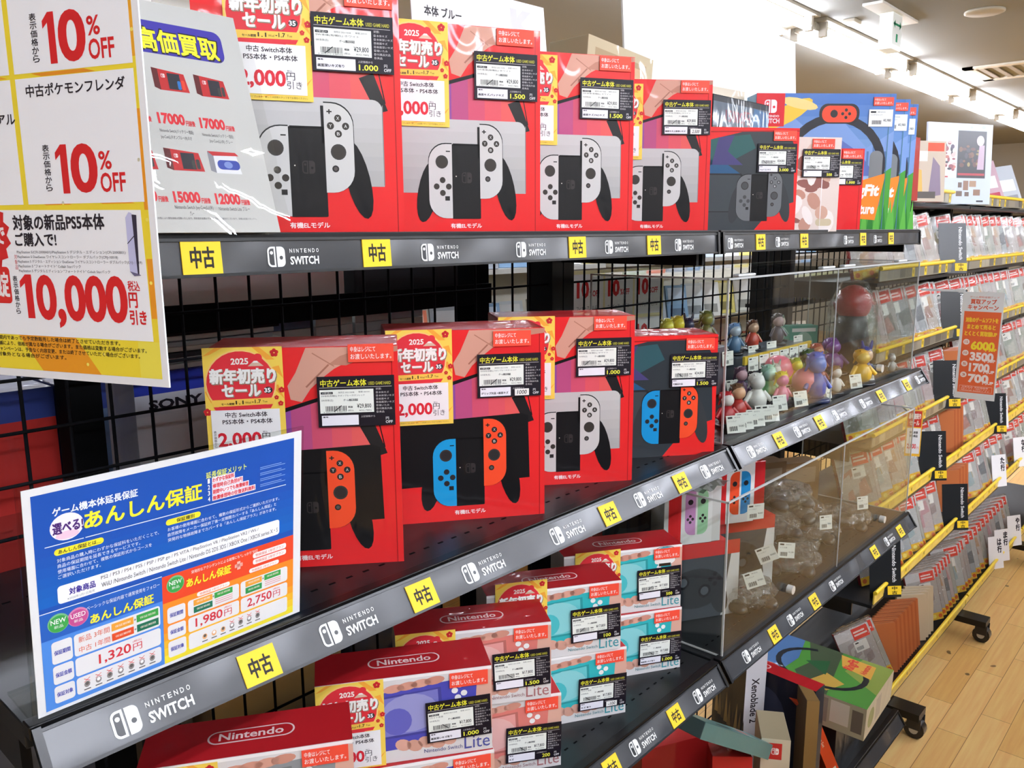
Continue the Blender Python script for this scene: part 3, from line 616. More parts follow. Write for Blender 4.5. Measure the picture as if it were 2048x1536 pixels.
# ================================================================ posters
GRD = ('f4d93a', 'f0b22e', 'f6e24a', 'ee9a24')
a = Art(K, 'p')                                   # yellow hanging sale poster; u runs from -.35 to 0 at its outer edge
a.rect(-.35, -.1285, 0, .367, 'f4f3f4', 1).rect(-.343, -.1215, -.0065, .36, 'f5dc3c', 2)
for x0, y0, x1, y1, w, h in ((-.03, -.1215, -.0065, -.09, 0, 'f4e455'), (-.145, -.1215, -.075, -.085, .03, 'ee9e28'), (-.26, -.1215, -.2, -.088, .02, 'f0a83a'), (-.0105, .02, -.0065, .10, 0, 'ee9a28'), (-.0105, .14, -.0065, .2, 0, 'f0aa30'),
                           (-.0125, -.07, -.0065, -.02, 0, 'ee9c2a'), (-.12, .0255, -.09, .0285, .01, 'ee9a24'), (-.055, .0255, -.02, .0285, .01, 'ee9a24'), (-.11, .1315, -.05, .1345, .012, 'e9952a'), (-.2, .132, -.15, .1345, .01, 'f0a630')):
    a.poly([(x0, y0), (x1, y0), (x1 - w, y1), (x0 - w, y1)], h, 2.5)
for x, y in ((-.09, -.113), (-.07, -.103), (-.01, -.04), (-.012, .06), (-.1, .027), (-.008, .16), (-.0085, .012)): a.ell(x, y, .0016, .0016, 'fbe96a', 3, 8)
for x0, x1 in ((-.342, -.147), (-.141, -.0095)):
    for y0, y1 in ((.135, .245), (.0265, .131), (.25, .352)): a.rect(x0, y0, x1, y1, 'fbfbfd', 3)
def one(x, y, w, h, c): a.poly([(x + w * .42, y), (x + w, y), (x + w, y + h), (x + w * .5, y + h), (x, y + h * .84), (x, y + h * .69), (x + w * .42, y + h * .80)], c, 4)
def ten(x, y):
    one(x, y, .0135, .0405, 'd42a2c'); a.tx('0', x + .0165, y, x + .0465, y + .0405, 'd42a2c', 4, .03, 5).tx('%', x + .0485, y + .0185, x + .0625, y + .0335, 'd42a2c', 4, .02, 3).tx('OFF', x + .0485, y, x + .076, y + .016, 'd42a2c', 4, .02, 3)
    a.vtx('表示価格から', x - .014, y + .002, x - .0065, y + .0415, '2c262c', 4, .01)
ten(-.1030, .1405); ten(-.1035, .035); ten(-.30, .1405); ten(-.289, .035); ten(-.103, .26); ten(-.30, .26)
a.tx('中古ポケモンフレンダ', -.1293, .1155, -.0195, .1255, '2c262c', 4, .012, 3).tx('中古ゲームソフト・フィギュアル', -.32, .094, -.146, .104, '2c262c', 4, .012)
a.poly([(-.342, -.0895), (-.0125, -.0895), (-.0146, .020), (-.342, .0245)], 'fbfbfd', 3)
a.tx('対象の新品PS5本体', -.1625, .0045, -.0555, .0175, '2c262c', 4, .018, 3).tx('ご購入で!', -.1620, -.0095, -.1125, .002, '2c262c', 4, .018, 3)
for i, (q, w) in enumerate((('PlayStation 5(CFI-2000A01)/PlayStation 5 デジタル・エディション(CFI-2000B01)', .127), ('PlayStation 5 DualSense ワイヤレスコントローラー ダブルパック(CFIJ-10018)', .118), ('PlayStation 5 デジタル・エディション DualSense ワイヤレスコントローラー ダブルパック(CFIJ-10019)', .144),
                        ('PlayStation 5 "フォートナイト" Cobalt Starパック', .075), ('PlayStation 5 デジタルエディション "フォートナイト" Cobalt Starパック', .108))):
    a.tx(q, -.1617, -.0165 - i * .00415, -.1617 + w, -.0132 - i * .00415, '2c262c', 4)
a.vtx('対象品', -.1655, -.0305, -.1622, -.0165, 'c8323a', 4)
a.poly([(-.0315, -.0305), (-.0315, .014), (-.0275, .0185), (-.0245, .0175), (-.0235, -.005), (-.0225, -.0325)], 'c9c8ea', 4).poly([(-.0245, .0165), (-.0195, .016), (-.0215, -.0335), (-.0232, -.033)], '3a3444', 4.2)
a.line(-.0315, -.0075, -.0235, -.001, .0008, '3a3444', 4.5).poly([(-.0315, -.0305), (-.0225, -.0325), (-.0195, -.0338), (-.027, -.0345)], '6a6484', 4.3)
a.vtx('表示価格から', -.1705, -.0705, -.1650, -.0355, '2c262c', 4, .01)
one(-.1625, -.0738, .0150, .0393, 'd6282a'); a.tx('0,000', -.1435, -.0815, -.0370, -.0345, 'd6282a', 5, .035, 5).tx('税込', -.0355, -.0470, -.0225, -.0385, 'd6282a', 4, .01).tx('円', -.0355, -.0610, -.0265, -.0485, 'd6282a', 4, .018).tx('引き', -.0360, -.0755, -.0180, -.0635, 'd6282a', 4, .018)
a.rr(-.215, -.061, -.174, -.028, .004, 'd8302c', 4).tx('数量限定', -.213, -.055, -.1765, -.033, 'fbf2f0', 5, .018)
st = [(-.203 + (.036 if i % 2 else .031) * math.cos(i * math.pi / 16), .0 + (.036 if i % 2 else .031) * math.sin(i * math.pi / 16)) for i in range(32)]
a.poly(st, 'd02c2c', 4.4).tx('7日まで', -.228, -.008, -.1745, .008, 'fbf2f0', 5, .018)
for i, q in enumerate(('※期間内であっても予定数販売した場合は終了とさせていただきます。', '※店舗により、価格が異なる場合がございます。また価格は変動する場合がございます。', '※キャンペーンは、予告なく内容変更、または終了させていただく場合がございます。', '※対象外となる場合がございます。')):
    w = (.155, .184, .176, .09)[i]; a.tx(q, -.205, -.0945 - i * .0052, -.205 + w, -.0905 - i * .0052, '3a3024', 4, .006)
d = Vector((.3577, -.9337, 0)).normalized()
Xp = Matrix(((d.x, -d.y, 0, 0), (d.y, d.x, 0, 0), (0, 0, 1, 0), (0, 0, 0, 1)))
t = thing('hanging_sale_poster', 'yellow and white sale poster with red 10% OFF and 10,000, jutting into the aisle', 'poster', X=Matrix.Translation(P(*[(v) for v in (gy(307, 390, .68)[0], .68, 0)])) @ Xp)
sheet(a, .35, .4955, 'printed_sheet', t, None, 'f2f2f2p', .0009, -.35, -.1285)
b = MB().box((-.355 * K, -.004, .34 * K), (-.335 * K, .004, .375 * K), 'dfe3e2g', None, .001).rod((-.345 * K, .004, .36 * K), (-.345 * K, .06, .36 * K), .002, 'c8c8c8m')
b.build('clip', t)

a = Art(K, 'p')                                   # console buying price sheet; origin at its lower right corner
a.rect(-.36, 0, -.0, .312, 'c3c2bd', 1)
a.rr(-.29, .240, -.0275, .2845, .012, '3f379a', 2)
a.tx('高価買取', -.150, .2415, -.034, .2755, '24201c', 3, .018, 3).tx('高価買取', -.148, .2435, -.036, .2735, 'eeea3a', 4, .018, 3).tx('ゲーム機', -.28, .2435, -.17, .2735, 'eeea3a', 4, .018, 2)
def mini(x0, y0, x1, y1, k):
    w, h = x1 - x0, y1 - y0
    a.poly([(x0, y0 + h * .12), (x0 + w * .15, y0), (x1, y0), (x1 - w * .08, y1 - h * .15), (x0, y1)], 'b52a2c' if k < 4 else 'e2e2e4', 2)
    a.poly([(x0, y0 + h * .1), (x0 + w * .17, y0), (x0 + w * .17, y1 - h * .05), (x0, y1)], '5a2224' if k < 4 else '8a8a92', 2.5)
    if k < 4:
        a.rect(x0 + w * .42, y0 + h * .08, x1 - w * .22, y0 + h * .82, '2c2c34', 3)
        a.rr(x1 - w * .32, y0 + h * .1, x1 - w * .22, y0 + h * .5, .002, '2a6cb0' if k in (1,) else '3c3c3c', 3.5).rr(x1 - w * .20, y0 + h * .1, x1 - w * .1, y0 + h * .55, .002, 'd8442e' if k == 1 else '3c3c3c', 3.5)
        logo(a, x0 + w * .24, y1 - h * .42, h * .18, 'f0dcdc', 'b52a2c', 3)
    else:
        a.poly([(x0, y1), (x0 + w * .15, y1 - h * .2), (x1, y1 - h * .15), (x1 - w * .1, y1)], 'b83034', 2.8); a.rr(x0 + w * .25, y0 + h * .18, x1 - w * .02, y0 + h * .62, .006, '3a4a9c', 3).ell(x0 + w * .6, y0 + h * .4, w * .14, h * .16, '7a8cc8', 3.5)
mini(-.138, .191, -.091, .2205, 1); mini(-.081, .189, -.0345, .2185, 2); mini(-.145, .083, -.094, .1125, 3); mini(-.085, .082, -.04, .112, 4); mini(-.2, .191, -.152, .22, 2); mini(-.2, .083, -.157, .112, 3); mini(-.26, .191, -.215, .22, 1); mini(-.26, .083, -.215, .112, 2)
for x, y, q in ((-.1435, .1445, '17000'), (-.0865, .1430, '17000'), (-.202, .146, '20000'), (-.1455, .0395, '15000'), (-.088, .0385, '12000'), (-.203, .0405, '18000'), (-.26, .146, '21000'), (-.26, .04, '16000')):
    a.tx(q, x, y, x + .0365, y + .0155, 'd03038', 2, .05, 3).tx('円前後', x + .0375, y, x + .0500, y + .0075, 'd03038', 2, .018)
for x, y, q in ((-.1440, .1325, 'Nintendo Switch(バッテリー増版)'), (-.0865, .1315, 'Nintendo Switch(バッテリー増版)'), (-.1445, .124, 'Joy-Con(L)ネオンブルー/(R)ネオ'), (-.078, .1235, 'Joy-Con(L)/(R) グレー'), (-.1465, .030, 'Nintendo Switch Joy-Con(L)/(R)'), (-.128, .0225, 'グレー'), (-.086, .030, 'Nintendo Switch Lite ブルー'), (-.205, .132, 'Nintendo Switch(有機EL)'), (-.205, .03, 'Joy-Con(L)ネオン')):
    a.tx(q, x, y, x + min(.0525, .0019 * len(q)), y + .0062, '4a4448', 2)
a.tx('※お持ちいただく品物の状態により買取価格は変動いたします。買取査定金額は予告なく変更する場合がございます。詳細は店頭スタッフへ。', -.2, .0175, -.033, .0205, '5a5458', 2)
t = thing('buying_price_sheet', 'white console buying price sheet in a glossy clear sleeve, leaning on the top shelf', 'price sheet', X=pose(.6593, 1.035, 0.002, 0, 16.8))
sheet(a, .36, .312, 'printed_sheet', t, None, 'c3c2bdp', .0008, -.36, 0)
# the clear sleeve bulges a little
b = MB(); n = 14; m_ = 20; vs = []
for j in range(n + 1):
    for i in range(m_ + 1):
        u, v = -.368 + .384 * i / m_, -.004 + .326 * j / n
        vs.append((u * K, -.0030 - .0035 * math.sin(math.pi * j / n) * math.sin(math.pi * i / m_) ** .5 - .0012 * math.sin(3.1 * u / .1 + 6 * v / .1), v * K))
b.add(vs, [(j * (m_ + 1) + i, j * (m_ + 1) + i + 1, (j + 1) * (m_ + 1) + i + 1, (j + 1) * (m_ + 1) + i) for j in range(n) for i in range(m_)], clear('sleeve_film', 'f8f8f6', 1.0, .015), None, True)
b.build('clear_sleeve', t)

a = Art(K, 'g')                                   # blue warranty poster in an acrylic stand; origin at its lower left corner
w, h = .363, .285
a.rect(0, 0, w, h, 'e4e4e2', 1).rect(.0088, .0045, .3505, .2765, '2450a6', 2)
for i in range(6): a.rect(.0088, .20 - i * .0125, .3505, .2125 - i * .0125 + .0002, mixh('2450a6', '1d62b4', i / 6), 2.2)
a.tx('ゲーム機本体延長保証', .030, .2470, .1270, .2570, 'eef2f6', 4, .015, 3)
a.ell(.0445, .2315, .0185, .0165, 'f4eef6', 4, 24).ell(.0445, .2215, .013, .005, 'f0c8d8', 4.5).tx('選べる!', .029, .2245, .062, .238, '4a2a6a', 5, .018)
a.tx('あんしん保証', .0640, .2215, .2100, .2435, 'f6e83a', 4, .018, 3)
a.tx('延長保証メリット', .2165, .2475, .2750, .2560, 'dfe86a', 4, .01)
for i, q in enumerate(('わずかな保証料', '修理時自己負担0円', '期間中いつでも無償修理', '無償修理時の往復送料無料')):
    y = .2405 - i * .0083; a.tx(str(i + 1), .2185, y - .0002, .2215, y + .0062, 'f6f2f2', 4, .02).rect(.2245, y - .001, .2245 + (.033, .045, .054, .064)[i], y + .007, 'f8eef0', 3.4).tx(q, .2255, y, .2235 + (.033, .045, .054, .064)[i], y + .006, 'd03a44', 4, .02)
    a.rect(.296, y + .001, .336, y + .002, '7a9ad0', 3).rect(.296, y + .0035, .33, y + .0045, '7a9ad0', 3)
a.line(.0196, .2120, .0620, .2117, .001, 'dfe8f4', 3).line(.0640, .2117, .3374, .2098, .001, 'dfe8f4', 3)
a.rr(.0290, .1985, .0845, .2065, .004, 'f4e43a', 3).tx('あんしん保証とは…', .0335, .2000, .0810, .2052, '2a2a2a', 4, .01).rr(.1610, .1975, .2080, .2055, .004, 'f4e43a', 3).tx('保証種別', .175, .199, .199, .2042, '2a2a2a', 4, .01)
for i, q in enumerate(('対象商品の購入時にわずかな保証料をいただくことで、', '商品の保証期間を延長できるサービスです。', '使用場面に合わせて、複数の保証形式からコースを', 'ご選択いただけます。')): a.tx(q, .0315, .1895 - i * .0068, .0315 + .0048 * len(q), .1945 - i * .0068, 'eef2f8', 4)
for i, q in enumerate(('お客様の使用場面に合わせて、複数の保証形式からご選択いただけます。', '自然故障をメーカー保証終了後一定期間カバーする「あんしん保証」と', '突発的な物損故障までカバーする「あんしん保証プラス」があります。')): a.tx(q, .1630, .1895 - i * .0072, .1630 + .00495 * len(q), .1945 - i * .0072, 'eef2f8', 4)
a.rr(.0298, .1375, .3268, .1600, .004, 'f4f4f4', 3).tx('対象商品', .0425, .1455, .0720, .1540, '3a2a8a', 4, .018)
a.tx('PS2 / PS3 / PS4 / PS5 / PSP / PSP go / PS VITA / PlayStation VR / PlayStation VR2 / Wii /', .0790, .1510, .2930, .1570, '2a2a2a', 4).tx('WiiU /Nintendo Switch / Nintendo Switch Lite / Nintendo DS 2DS 3DS / XBOX One / XBOX series X・S', .0790, .1420, .3240, .1480, '2a2a2a', 4).tx('※2020年2月1日発売', .04, .1395, .071, .1430, '8a8a8a', 4)
a.rect(.0088, .0960, .1532, .1305, '2a5cb0', 3).rect(.0088, .0045, .1532, .0960, '4c86d4', 3).line(.0088, .1312, .1532, .1303, .0009, 'eef4fa', 4)
a.rect(.1534, .0045, .3505, .1290, 'e0482c', 3)
for i in range(8): a.rect(.1534, .0045 + i * .0108, .3505, .0045 + (i + 1) * .0108 + .0002, mixh('f0dc3a', 'ee8a2c', min(1, i / 4)), 3.3)
def badge(x, y, t, h): a.ell(x, y, .0120, .0120, mixh(h, 'ffffff', .3), 4, 24).ell(x, y - .001, .0108, .0105, h, 4.5, 24).tx(t, x - .0085, y - .0005, x + .0085, y + .0055, 'f4f6f2', 5, .01).tx('新品', x - .005, y - .0065, x + .005, y - .0025, 'e8efe8', 5)
badge(.0285, .1145, 'NEW', '3c9a4a'); badge(.0505, .1140, 'USED', 'c0508c'); badge(.1710, .1140, 'NEW', '3c9a4a')
a.tx('ベーシックな保証内容で通常使用をフォロー', .0600, .1180, .1500, .1235, 'eef2f8', 5).tx('あんしん保証', .0640, .0985, .1415, .1110, 'f6e83a', 5, .018, 3)
a.tx('突発的なアクシデントによる故障にも"しっかり"対応', .1930, .1205, .2920, .1255, 'fbf0e6', 5).tx('あんしん保証', .1860, .1030, .2500, .1155, 'f6e83a', 5, .018, 3).rect(.256, .1075, .268, .1125, 'f4b8a8', 5).rect(.2595, .104, .2645, .116, 'f4b8a8', 5).tx('プラス', .2565, .108, .2675, .112, 'd84a34', 6)
for i, q in enumerate(('物損保証 1年付プラン', '物損保証 2年付プラン')): a.rr(.284, .1125 - i * .0095, .338, .1205 - i * .0095, .003, 'f8efe8', 5).tx(q, .288, .1143 - i * .0095, .334, .1188 - i * .0095, 'c8502c', 6)
for x, y, q in ((.2, .0845, '物損保証 1年付プラン'), (.278, .092, '物損保証 2年付プラン')): a.rr(x, y, x + .048, y + .0065, .003, 'f8efe8', 5).tx(q, x + .004, y + .0013, x + .044, y + .005, 'd8703c', 6)
def cell(x0, y0, x1, y1): a.rr(x0, y0, x1, y1, .0035, 'e4e3e1', 4.6, n=3)
for y0, y1, q in ((.0625, .0915, '保証期間'), (.0355, .0600, '保証金額'), (.0105, .0330, '保証対象')): cell(.0190, y0, .0420, y1); a.tx(q, .0215, (y0 + y1) / 2 - .003, .0395, (y0 + y1) / 2 + .003, '3a40a0', 6, .01); cell(.0440, y0, .1492, y1)
for y0, y1, q in ((.0600, .0830, '保証期間'), (.0365, .0575, '保証金額'), (.0105, .0340, '保証対象')): cell(.1588, y0, .1835, y1); a.tx(q, .162, (y0 + y1) / 2 - .003, .18, (y0 + y1) / 2 + .003, '3a40a0', 6, .01)
cell(.1870, .0600, .2620, .0830); cell(.2645, .0600, .3405, .0830); cell(.1870, .0365, .2620, .0575); cell(.2645, .0365, .3405, .0575); cell(.1870, .0105, .3405, .0340)
a.tx('新品 3年間', .049, .0795, .0855, .0875, 'd8603c', 6).tx('中古 1年間', .049, .0660, .0855, .0740, 'd8603c', 6)
for x0, y0, x1, y1, h in ((.088, .079, .115, .089, 'e8a03c'), (.119, .079, .147, .089, '3c9a48'), (.088, .0655, .115, .0755, 'd8502c'), (.119, .0655, .147, .0755, '1e6a50'),
                        (.195, .073, .222, .0815, 'e8a03c'), (.225, .073, .252, .0815, '3c9a48'), (.195, .0625, .222, .0715, '1e6a50'), (.272, .073, .298, .0815, 'e8a03c'), (.302, .073, .329, .0815, '3c9a48'), (.272, .0625, .298, .0715, '2c8a48')):
    a.rect(x0, y0, x1, y1, h, 6).tx('保証期間', x0 + .004, y0 + .0035, x1 - .004, y0 + .0065, 'f4e8d8', 7)
for x, y in ((.117, .084), (.117, .0705), (.2235, .077), (.3, .077)): a.rect(x - .0015, y - .0003, x + .0015, y + .0003, '333333', 6).rect(x - .0003, y - .0015, x + .0003, y + .0015, '333333', 6)
for x in (.226, .303):
    for i in range(3): a.rect(x, .0700 - i * .003, x + .026, .0710 - i * .003, 'd88a8a', 6)
for x, y, q in ((.0710, .0395, '1,320'), (.1970, .0390, '1,980'), (.2745, .0390, '2,750')): a.tx(q, x, y, x + .0395, y + .0150, 'c8323c', 6, .015, 3).tx('円', x + .042, y + .0015, x + .0535, y + .0115, 'c8323c', 6).tx('(税込)', x + .042, y + .0130, x + .053, y + .0165, 'c8323c', 6)
for x0, n, y in ((.056, 7, .021), (.21, 7, .022)):
    for i in range(n):
        x = x0 + i * .0135; g = x0 > .1 and i < 3
        a.ell(x, y, .0036, .0042, 'e8b07a' if g else '8a8684', 6, 10).ell(x, y + .001, .0022, .0024, 'f3f2f0' if i % 2 else '5a5654', 6.4, 8).rect(x - .004, y - .0075, x + .004, y - .006, '5a5654', 6)
        if not g: a.line(x - .0035, y + .0035, x + .0035, y + .0085, .0007, 'd04848', 7).line(x - .0035, y + .0085, x + .0035, y + .0035, .0007, 'd04848', 7)
t = thing('warranty_poster', 'blue warranty poster with yellow heading in an acrylic stand on the middle shelf', 'poster', X=pose(.279, 1.004, Z2 + .0085, -1.5, -6.0))
sheet(a, .363, .285, 'printed_sheet', t, None, 'f0f0f0p', .0006)
MB().box((-.003, .0010, -.004), (.363 * K + .003, .0030, .285 * K + .003), ACRYL).box((-.003, .003, -.005), (w * K + .003, .05, -.0025), ACRYL).build('acrylic_stand', t)

# ================================================================ acrylic display cases
def acrylic_case(name, label, x0, x1, y0, y1, z0, z1, door=True, top=True, splits=()):
    t = thing(name, label, 'display case', P(x0, y0, z0)); inv = Matrix.Translation(-P(x0, y0, z0)); e = .006
    def bl(b, n): o = b.build(n, t); o.matrix_local = inv; return o
    bl(ub(MB(), x0, x0 + e, y0 + e, y1, z0, z1 - e, ACRYL), 'side_panel'); bl(ub(MB(), x1 - e, x1, y0 + e, y1, z0, z1 - e, ACRYL), 'side_panel')
    xs = [x0] + list(splits) + [x1]
    for p, q in zip(xs, xs[1:]): bl(ub(MB(), p, q - .002, y0, y0 + e, z0, z1 - e, ACRYL), 'front_panel')
    if top: bl(ub(MB(), x0, x1, y0, y1, z1 - e, z1, ACRYL), 'top_panel')
    b = MB(); g = .004
    for xx in (x0, x1 - g): ub(b, xx, xx + g, y0 - .001, y0 + g, z0, z1, ACEDGE); ub(b, xx, xx + g, y0, y1, z1 - g, z1 + .001, ACEDGE); ub(b, xx, xx + g, y1 - g, y1, z0, z1, ACEDGE); ub(b, xx, xx + g, y0, y1, z0, z0 + g, ACEDGE)
    ub(b, x0, x1, y0 - .001, y0 + g, z1 - g, z1 + .001, ACEDGE); ub(b, x0, x1, y1 - g, y1, z1 - g, z1, ACEDGE)
    for xx in splits: ub(b, xx - .0025, xx, y0 - .001, y0 + .002, z0, z1, ACEDGE)
    bl(b, 'polished_edge')
    return t, bl
UC, bl = acrylic_case('acrylic_case', 'clear acrylic display case full of small figures on the middle shelf', 1.972, 3.575, 1.025, 1.47, Z2 + .002, Z2 + .444, splits=(2.72,))
for xx in (2.05, 2.62, 2.8, 3.35): bl(ub(MB(), xx, xx + .10, 1.035, 1.055, Z2 + .444, Z2 + .452, 'd8dcdam', .002), 'hinge')
bl(MB().rod(P(3.16, 1.024, Z2 + .06), P(3.16, 1.005, Z2 + .06), .009, 'd6d4cam', 12), 'lock')
LCs, bl = acrylic_case('acrylic_case', 'clear acrylic display case of controllers on the lower shelf', 1.985, 3.60, 1.005, 1.47, Z3 + .002, Z3 + .458, top=False, splits=(2.83,))
for px, py in ((1578, 1178), (1762, 1038)):
    x = gy(px, py, 1.0); bl(MB().rod(P(x[0], 1.004, x[2]), P(x[0], .985, x[2]), .0085, 'd6d4cam', 12), 'lock')
for xx, yy in ((2.08, 1.02), (2.42, 1.3), (2.78, 1.3), (3.3, 1.06)): 
    b = MB()
    vs = []; 
    for j in range(5):
        for i in range(9): vs.append(((i / 8 - .5) * .16 * K, (j / 4 - .5) * .10 * K, .004 * math.sin(i * 1.9 + j * 2.3) * (1 if 0 < i < 8 else .3)))
    b.add(vs, [(j * 9 + i, j * 9 + i + 1, j * 9 + i + 10, j * 9 + i + 9) for j in range(4) for i in range(8)], clear('bubble_wrap%d' % int(xx * 100), 'a8b0a6', .8, .15, 40, .35))
    tag(b.build('bubble_wrap', None, pose(xx, yy + .12, Z3 + .462, 0)), 'crumpled bubble wrap on the rim of the lower acrylic case, ' + {2.08: 'at its near corner', 2.42: 'second from its near corner', 2.78: 'third from its near corner', 3.3: 'by its far end'}[xx], 'bubble wrap')
# plain toy figures: base, body, head, cap
def figure(label, x, y, z, h, body, head, cap, base='1c1c20', fat=1.0, ears=0, round_=False):
    t = thing('toy_figure', label, 'figurine', P(x, y, z), 'small toy figures in the acrylic case'); H = h * K * .86; r = H * .2 * fat; t.rotation_euler[2] = math.radians(-35)
    MB().lathe([(r * 1.25, 0), (r * 1.25, H * .05), (r * 1.15, H * .065)], base + 'g', 18).build('base', t)
    if round_:
        MB().ball((0, 0, H * .55), H * .45, body + 'g', None, 1.05, 1, .98, 18).build('body', t)
        b = MB()
        for s in (-1, 1): b.ball((s * H * .22, -H * .12, H * .13), H * .13, cap + 'g', None, 1, 1.4, .6)
        b.build('feet', t); return t
    b = MB().lathe([(r * .55, H * .06), (r * .85, H * .16), (r * .9, H * .3), (r * .6, H * .45), (r * .35, H * .52)], body + 'g', 14)
    for s in (-1, 1): b.rod((s * r * .6, 0, H * .44), (s * r * 1.25, -r * .3, H * .24), r * .24, body + 'g', 8, r * .2)
    for s in (-1, 1): b.rod((s * r * .42, 0, H * .2), (s * r * .5, -r * .1, H * .06), r * .34, mixh(body, '202020', .35) + 'g', 8, r * .28)
    b.build('body', t)
    MB().ball((0, -r * .05, H * .66), H * .155, head + 'g', None, fat ** .4, fat ** .4, 1.05).build('head', t)
    b = MB().ball((0, r * .25, H * .715), H * .168, cap + 'g', None, fat ** .4 * 1.02, fat ** .4, 1)
    for q in range(5): b.rod((math.sin(q * 1.25) * H * .09, math.cos(q * 1.25) * H * .07 + r * .2, H * .79), (math.sin(q * 1.25) * H * .17, math.cos(q * 1.25) * H * .13 + r * .25, H * (.84 + .03 * (q % 2))), H * .045, cap + 'g', 7, H * .012)
    for s in (-1, 1): b.rod((s * H * .13, r * .2, H * .7), (s * H * .19, r * .35, H * .52), H * .045, cap + 'g', 7, H * .015)
    if ears:
        for s in (-1, 1): b.rod((s * H * .1, 0, H * .84), (s * H * .14, .0, H * 1.02), H * .05, cap + 'g', 8, H * .02)
    b.build('hair', t)
    return t
TAGS = []
for k in range(3):
    a = Art(K, 'p'); a.rect(0, 0, .06, .05, 'eeede2', 1).rect(.005, .041, .02, .046, '1c1c1c', 2).tx('発売日', .026, .0415, .045, .0455, '666666', 2).tx(('トイ フィギュア', 'フィギュア', 'ミニ人形')[k], .005, .031, .032, .036, '444444', 2)
    a.tx(('¥680', '¥980', '¥1,280')[k], .038, .016, .056, .022, '222222', 2)
    for i in range(9): a.rect(.008 + i * .003, .006, .0095 + i * .003 + .0008 * (i % 2), .019, '222222', 2)
    b = MB(); b.box((0, 0, 0), (.06 * K, .0006, .05 * K), 'eeede2p').art(a, Matrix(((1, 0, 0, 0), (0, 0, -1, -.0001), (0, 1, 0, 0), (0, 0, 0, 1))))
    o = b.build('price_tag'); TAGS.append(o)
ntag = [0]
def ptag(x, y, z, yaw, label, roll=0, pitch=14, group='price tags in the acrylic case'):
    k = ntag[0] % 3; s = TAGS[k]; o = s if ntag[0] < 3 else s.copy(); ntag[0] += 1
    if o is not s: COL.objects.link(o)
    o.matrix_world = pose(x, y, z, yaw, pitch, roll); tag(o, label, 'price tag', group); return o
zf = Z2 + .004
FIG = [  # pixel of the foot, height, body, head, hair, words, extras
    (1452, 852, .135, 'b02a30', 'f2ece4', 'b02a30', 'red and white figure, nearest the glass corner', dict(fat=1.3)),
    (1474, 842, .15, 'b83a34', 'e8b48c', '6a4a34', 'brown haired figure in red beside the glass corner', dict(fat=1.2)),
    (1512, 822, .16, 'eeeae0', 'f2efe8', 'f0ede6', 'white round headed figure in the front row', dict(fat=1.3)),
    (1536, 806, .17, '8fc48a', 'b8dccc', '9cc8b0', 'pale green figure behind the white one', {}),
    (1562, 812, .15, 'd87a9a', 'd87aa0', 'e0c83a', 'pink figure with a yellow crest', {}),
    (1613, 800, .13, 'ec8a98', 'ec8a98', 'd86478', 'round plain pink figure in the front row', dict(round_=True)),
    (1652, 806, .22, '4a5aa8', '6a86d0', '5468c0', 'tall translucent blue figure', dict(base='20284a')),
    (1722, 768, .17, 'e8b83c', 'f0c860', 'e0a83a', 'yellow seated figure near the far pane', dict(fat=1.4)),
    (1752, 768, .18, '2c3a7a', 'e0b898', '2a3c8c', 'navy spiky figure near the far end', dict(ears=1)),
    (1467, 765, .14, 'e87888', 'ec8090', 'd85a70', 'round pink figure at the back near corner', dict(round_=True)),
    (1538, 775, .14, 'b0552c', 'd8a078', 'b8582c', 'orange haired figure in the middle row', {}),
    (1590, 778, .15, 'd8c832', 'e0d040', '8a9a2a', 'yellow green figure in the middle row', dict(fat=1.2)),
    (1580, 752, .15, '3c5a34', '4a6a3c', '3a5630', 'dark green bushy figure', dict(fat=1.3)),
    (1632, 752, .17, '8a3a2c', 'c08058', '9a4028', 'rust red figure beside the purple one', dict(fat=1.2)),
    (1662, 748, .19, '6a3a7c', '7a4690', '6c3a80', 'large purple figure', dict(fat=1.5)),
    (1500, 742, .15, '6a9a8c', 'd8c8b0', '2a3634', 'dark haired figure in pale green, back row', {}),
    (1530, 738, .15, 'd8c24a', 'e8d090', 'c8a83a', 'yellow capped figure, back row', {}),
    (1572, 728, .16, '6aa08a', 'e8c84a', 'd8a83a', 'figure with golden hair in pale teal, back row', {}),
    (1602, 720, .15, 'a86a6a', 'e0c8b8', '6a4a44', 'dusty pink figure, back row', {}),
    (1500, 795, .12, '3a3238', '6a5450', '2a2226', 'dark brown figure, middle row', {}),
    (1560, 765, .13, '8a7c80', 'b8a8a8', '787078', 'grey figure with soft ears, middle row', dict(ears=1)),
    (1690, 745, .14, '2c3034', '4a4e50', '202428', 'black figure behind the pane joint', {}),
    (1487, 770, .14, '4a3a30', 'c89870', '5a4030', 'tan and brown figure, third row near end', {}),
    (1516, 765, .15, '5a6a8c', 'd8b090', 'b8b0a0', 'pale haired figure in slate blue, third row', {}),
    (1550, 782, .13, 'c8c4ba', 'e0dcd0', 'b8b4a8', 'cream figure between the green and grey ones', dict(ears=1)),
    (1598, 800, .12, '7a4a50', 'c8a090', '5a3038', 'maroon figure beside the round pink one', {}),
    (1640, 775, .14, '8a2e30', 'e0b090', '3a2a28', 'dark haired figure in red, behind the blue one', {}),
    (1690, 790, .13, 'd8d4cc', 'e8e0d4', '8a6a4c', 'white coated figure near the pane joint', {}),
    (1480, 800, .15, '6a4a6a', 'c8a0a8', '54384e', 'plum figure behind the front row', {}),
    (1785, 745, .10, 'b8b8b4', 'd8d8d4', 'a8a8a4', 'silver bagged figure at the far end', {}),
]
for px, py, h, bo, he, ca, wd, ex in FIG:
    x, y, _ = gz(px, py, zf); y = min(max(y, 1.06), 1.43); x = gy(px, py, y)[0] if False else x
    figure('small ' + wd, min(x, 3.5), min(y, 1.26), zf + .001, h, bo, he, ca, **ex)
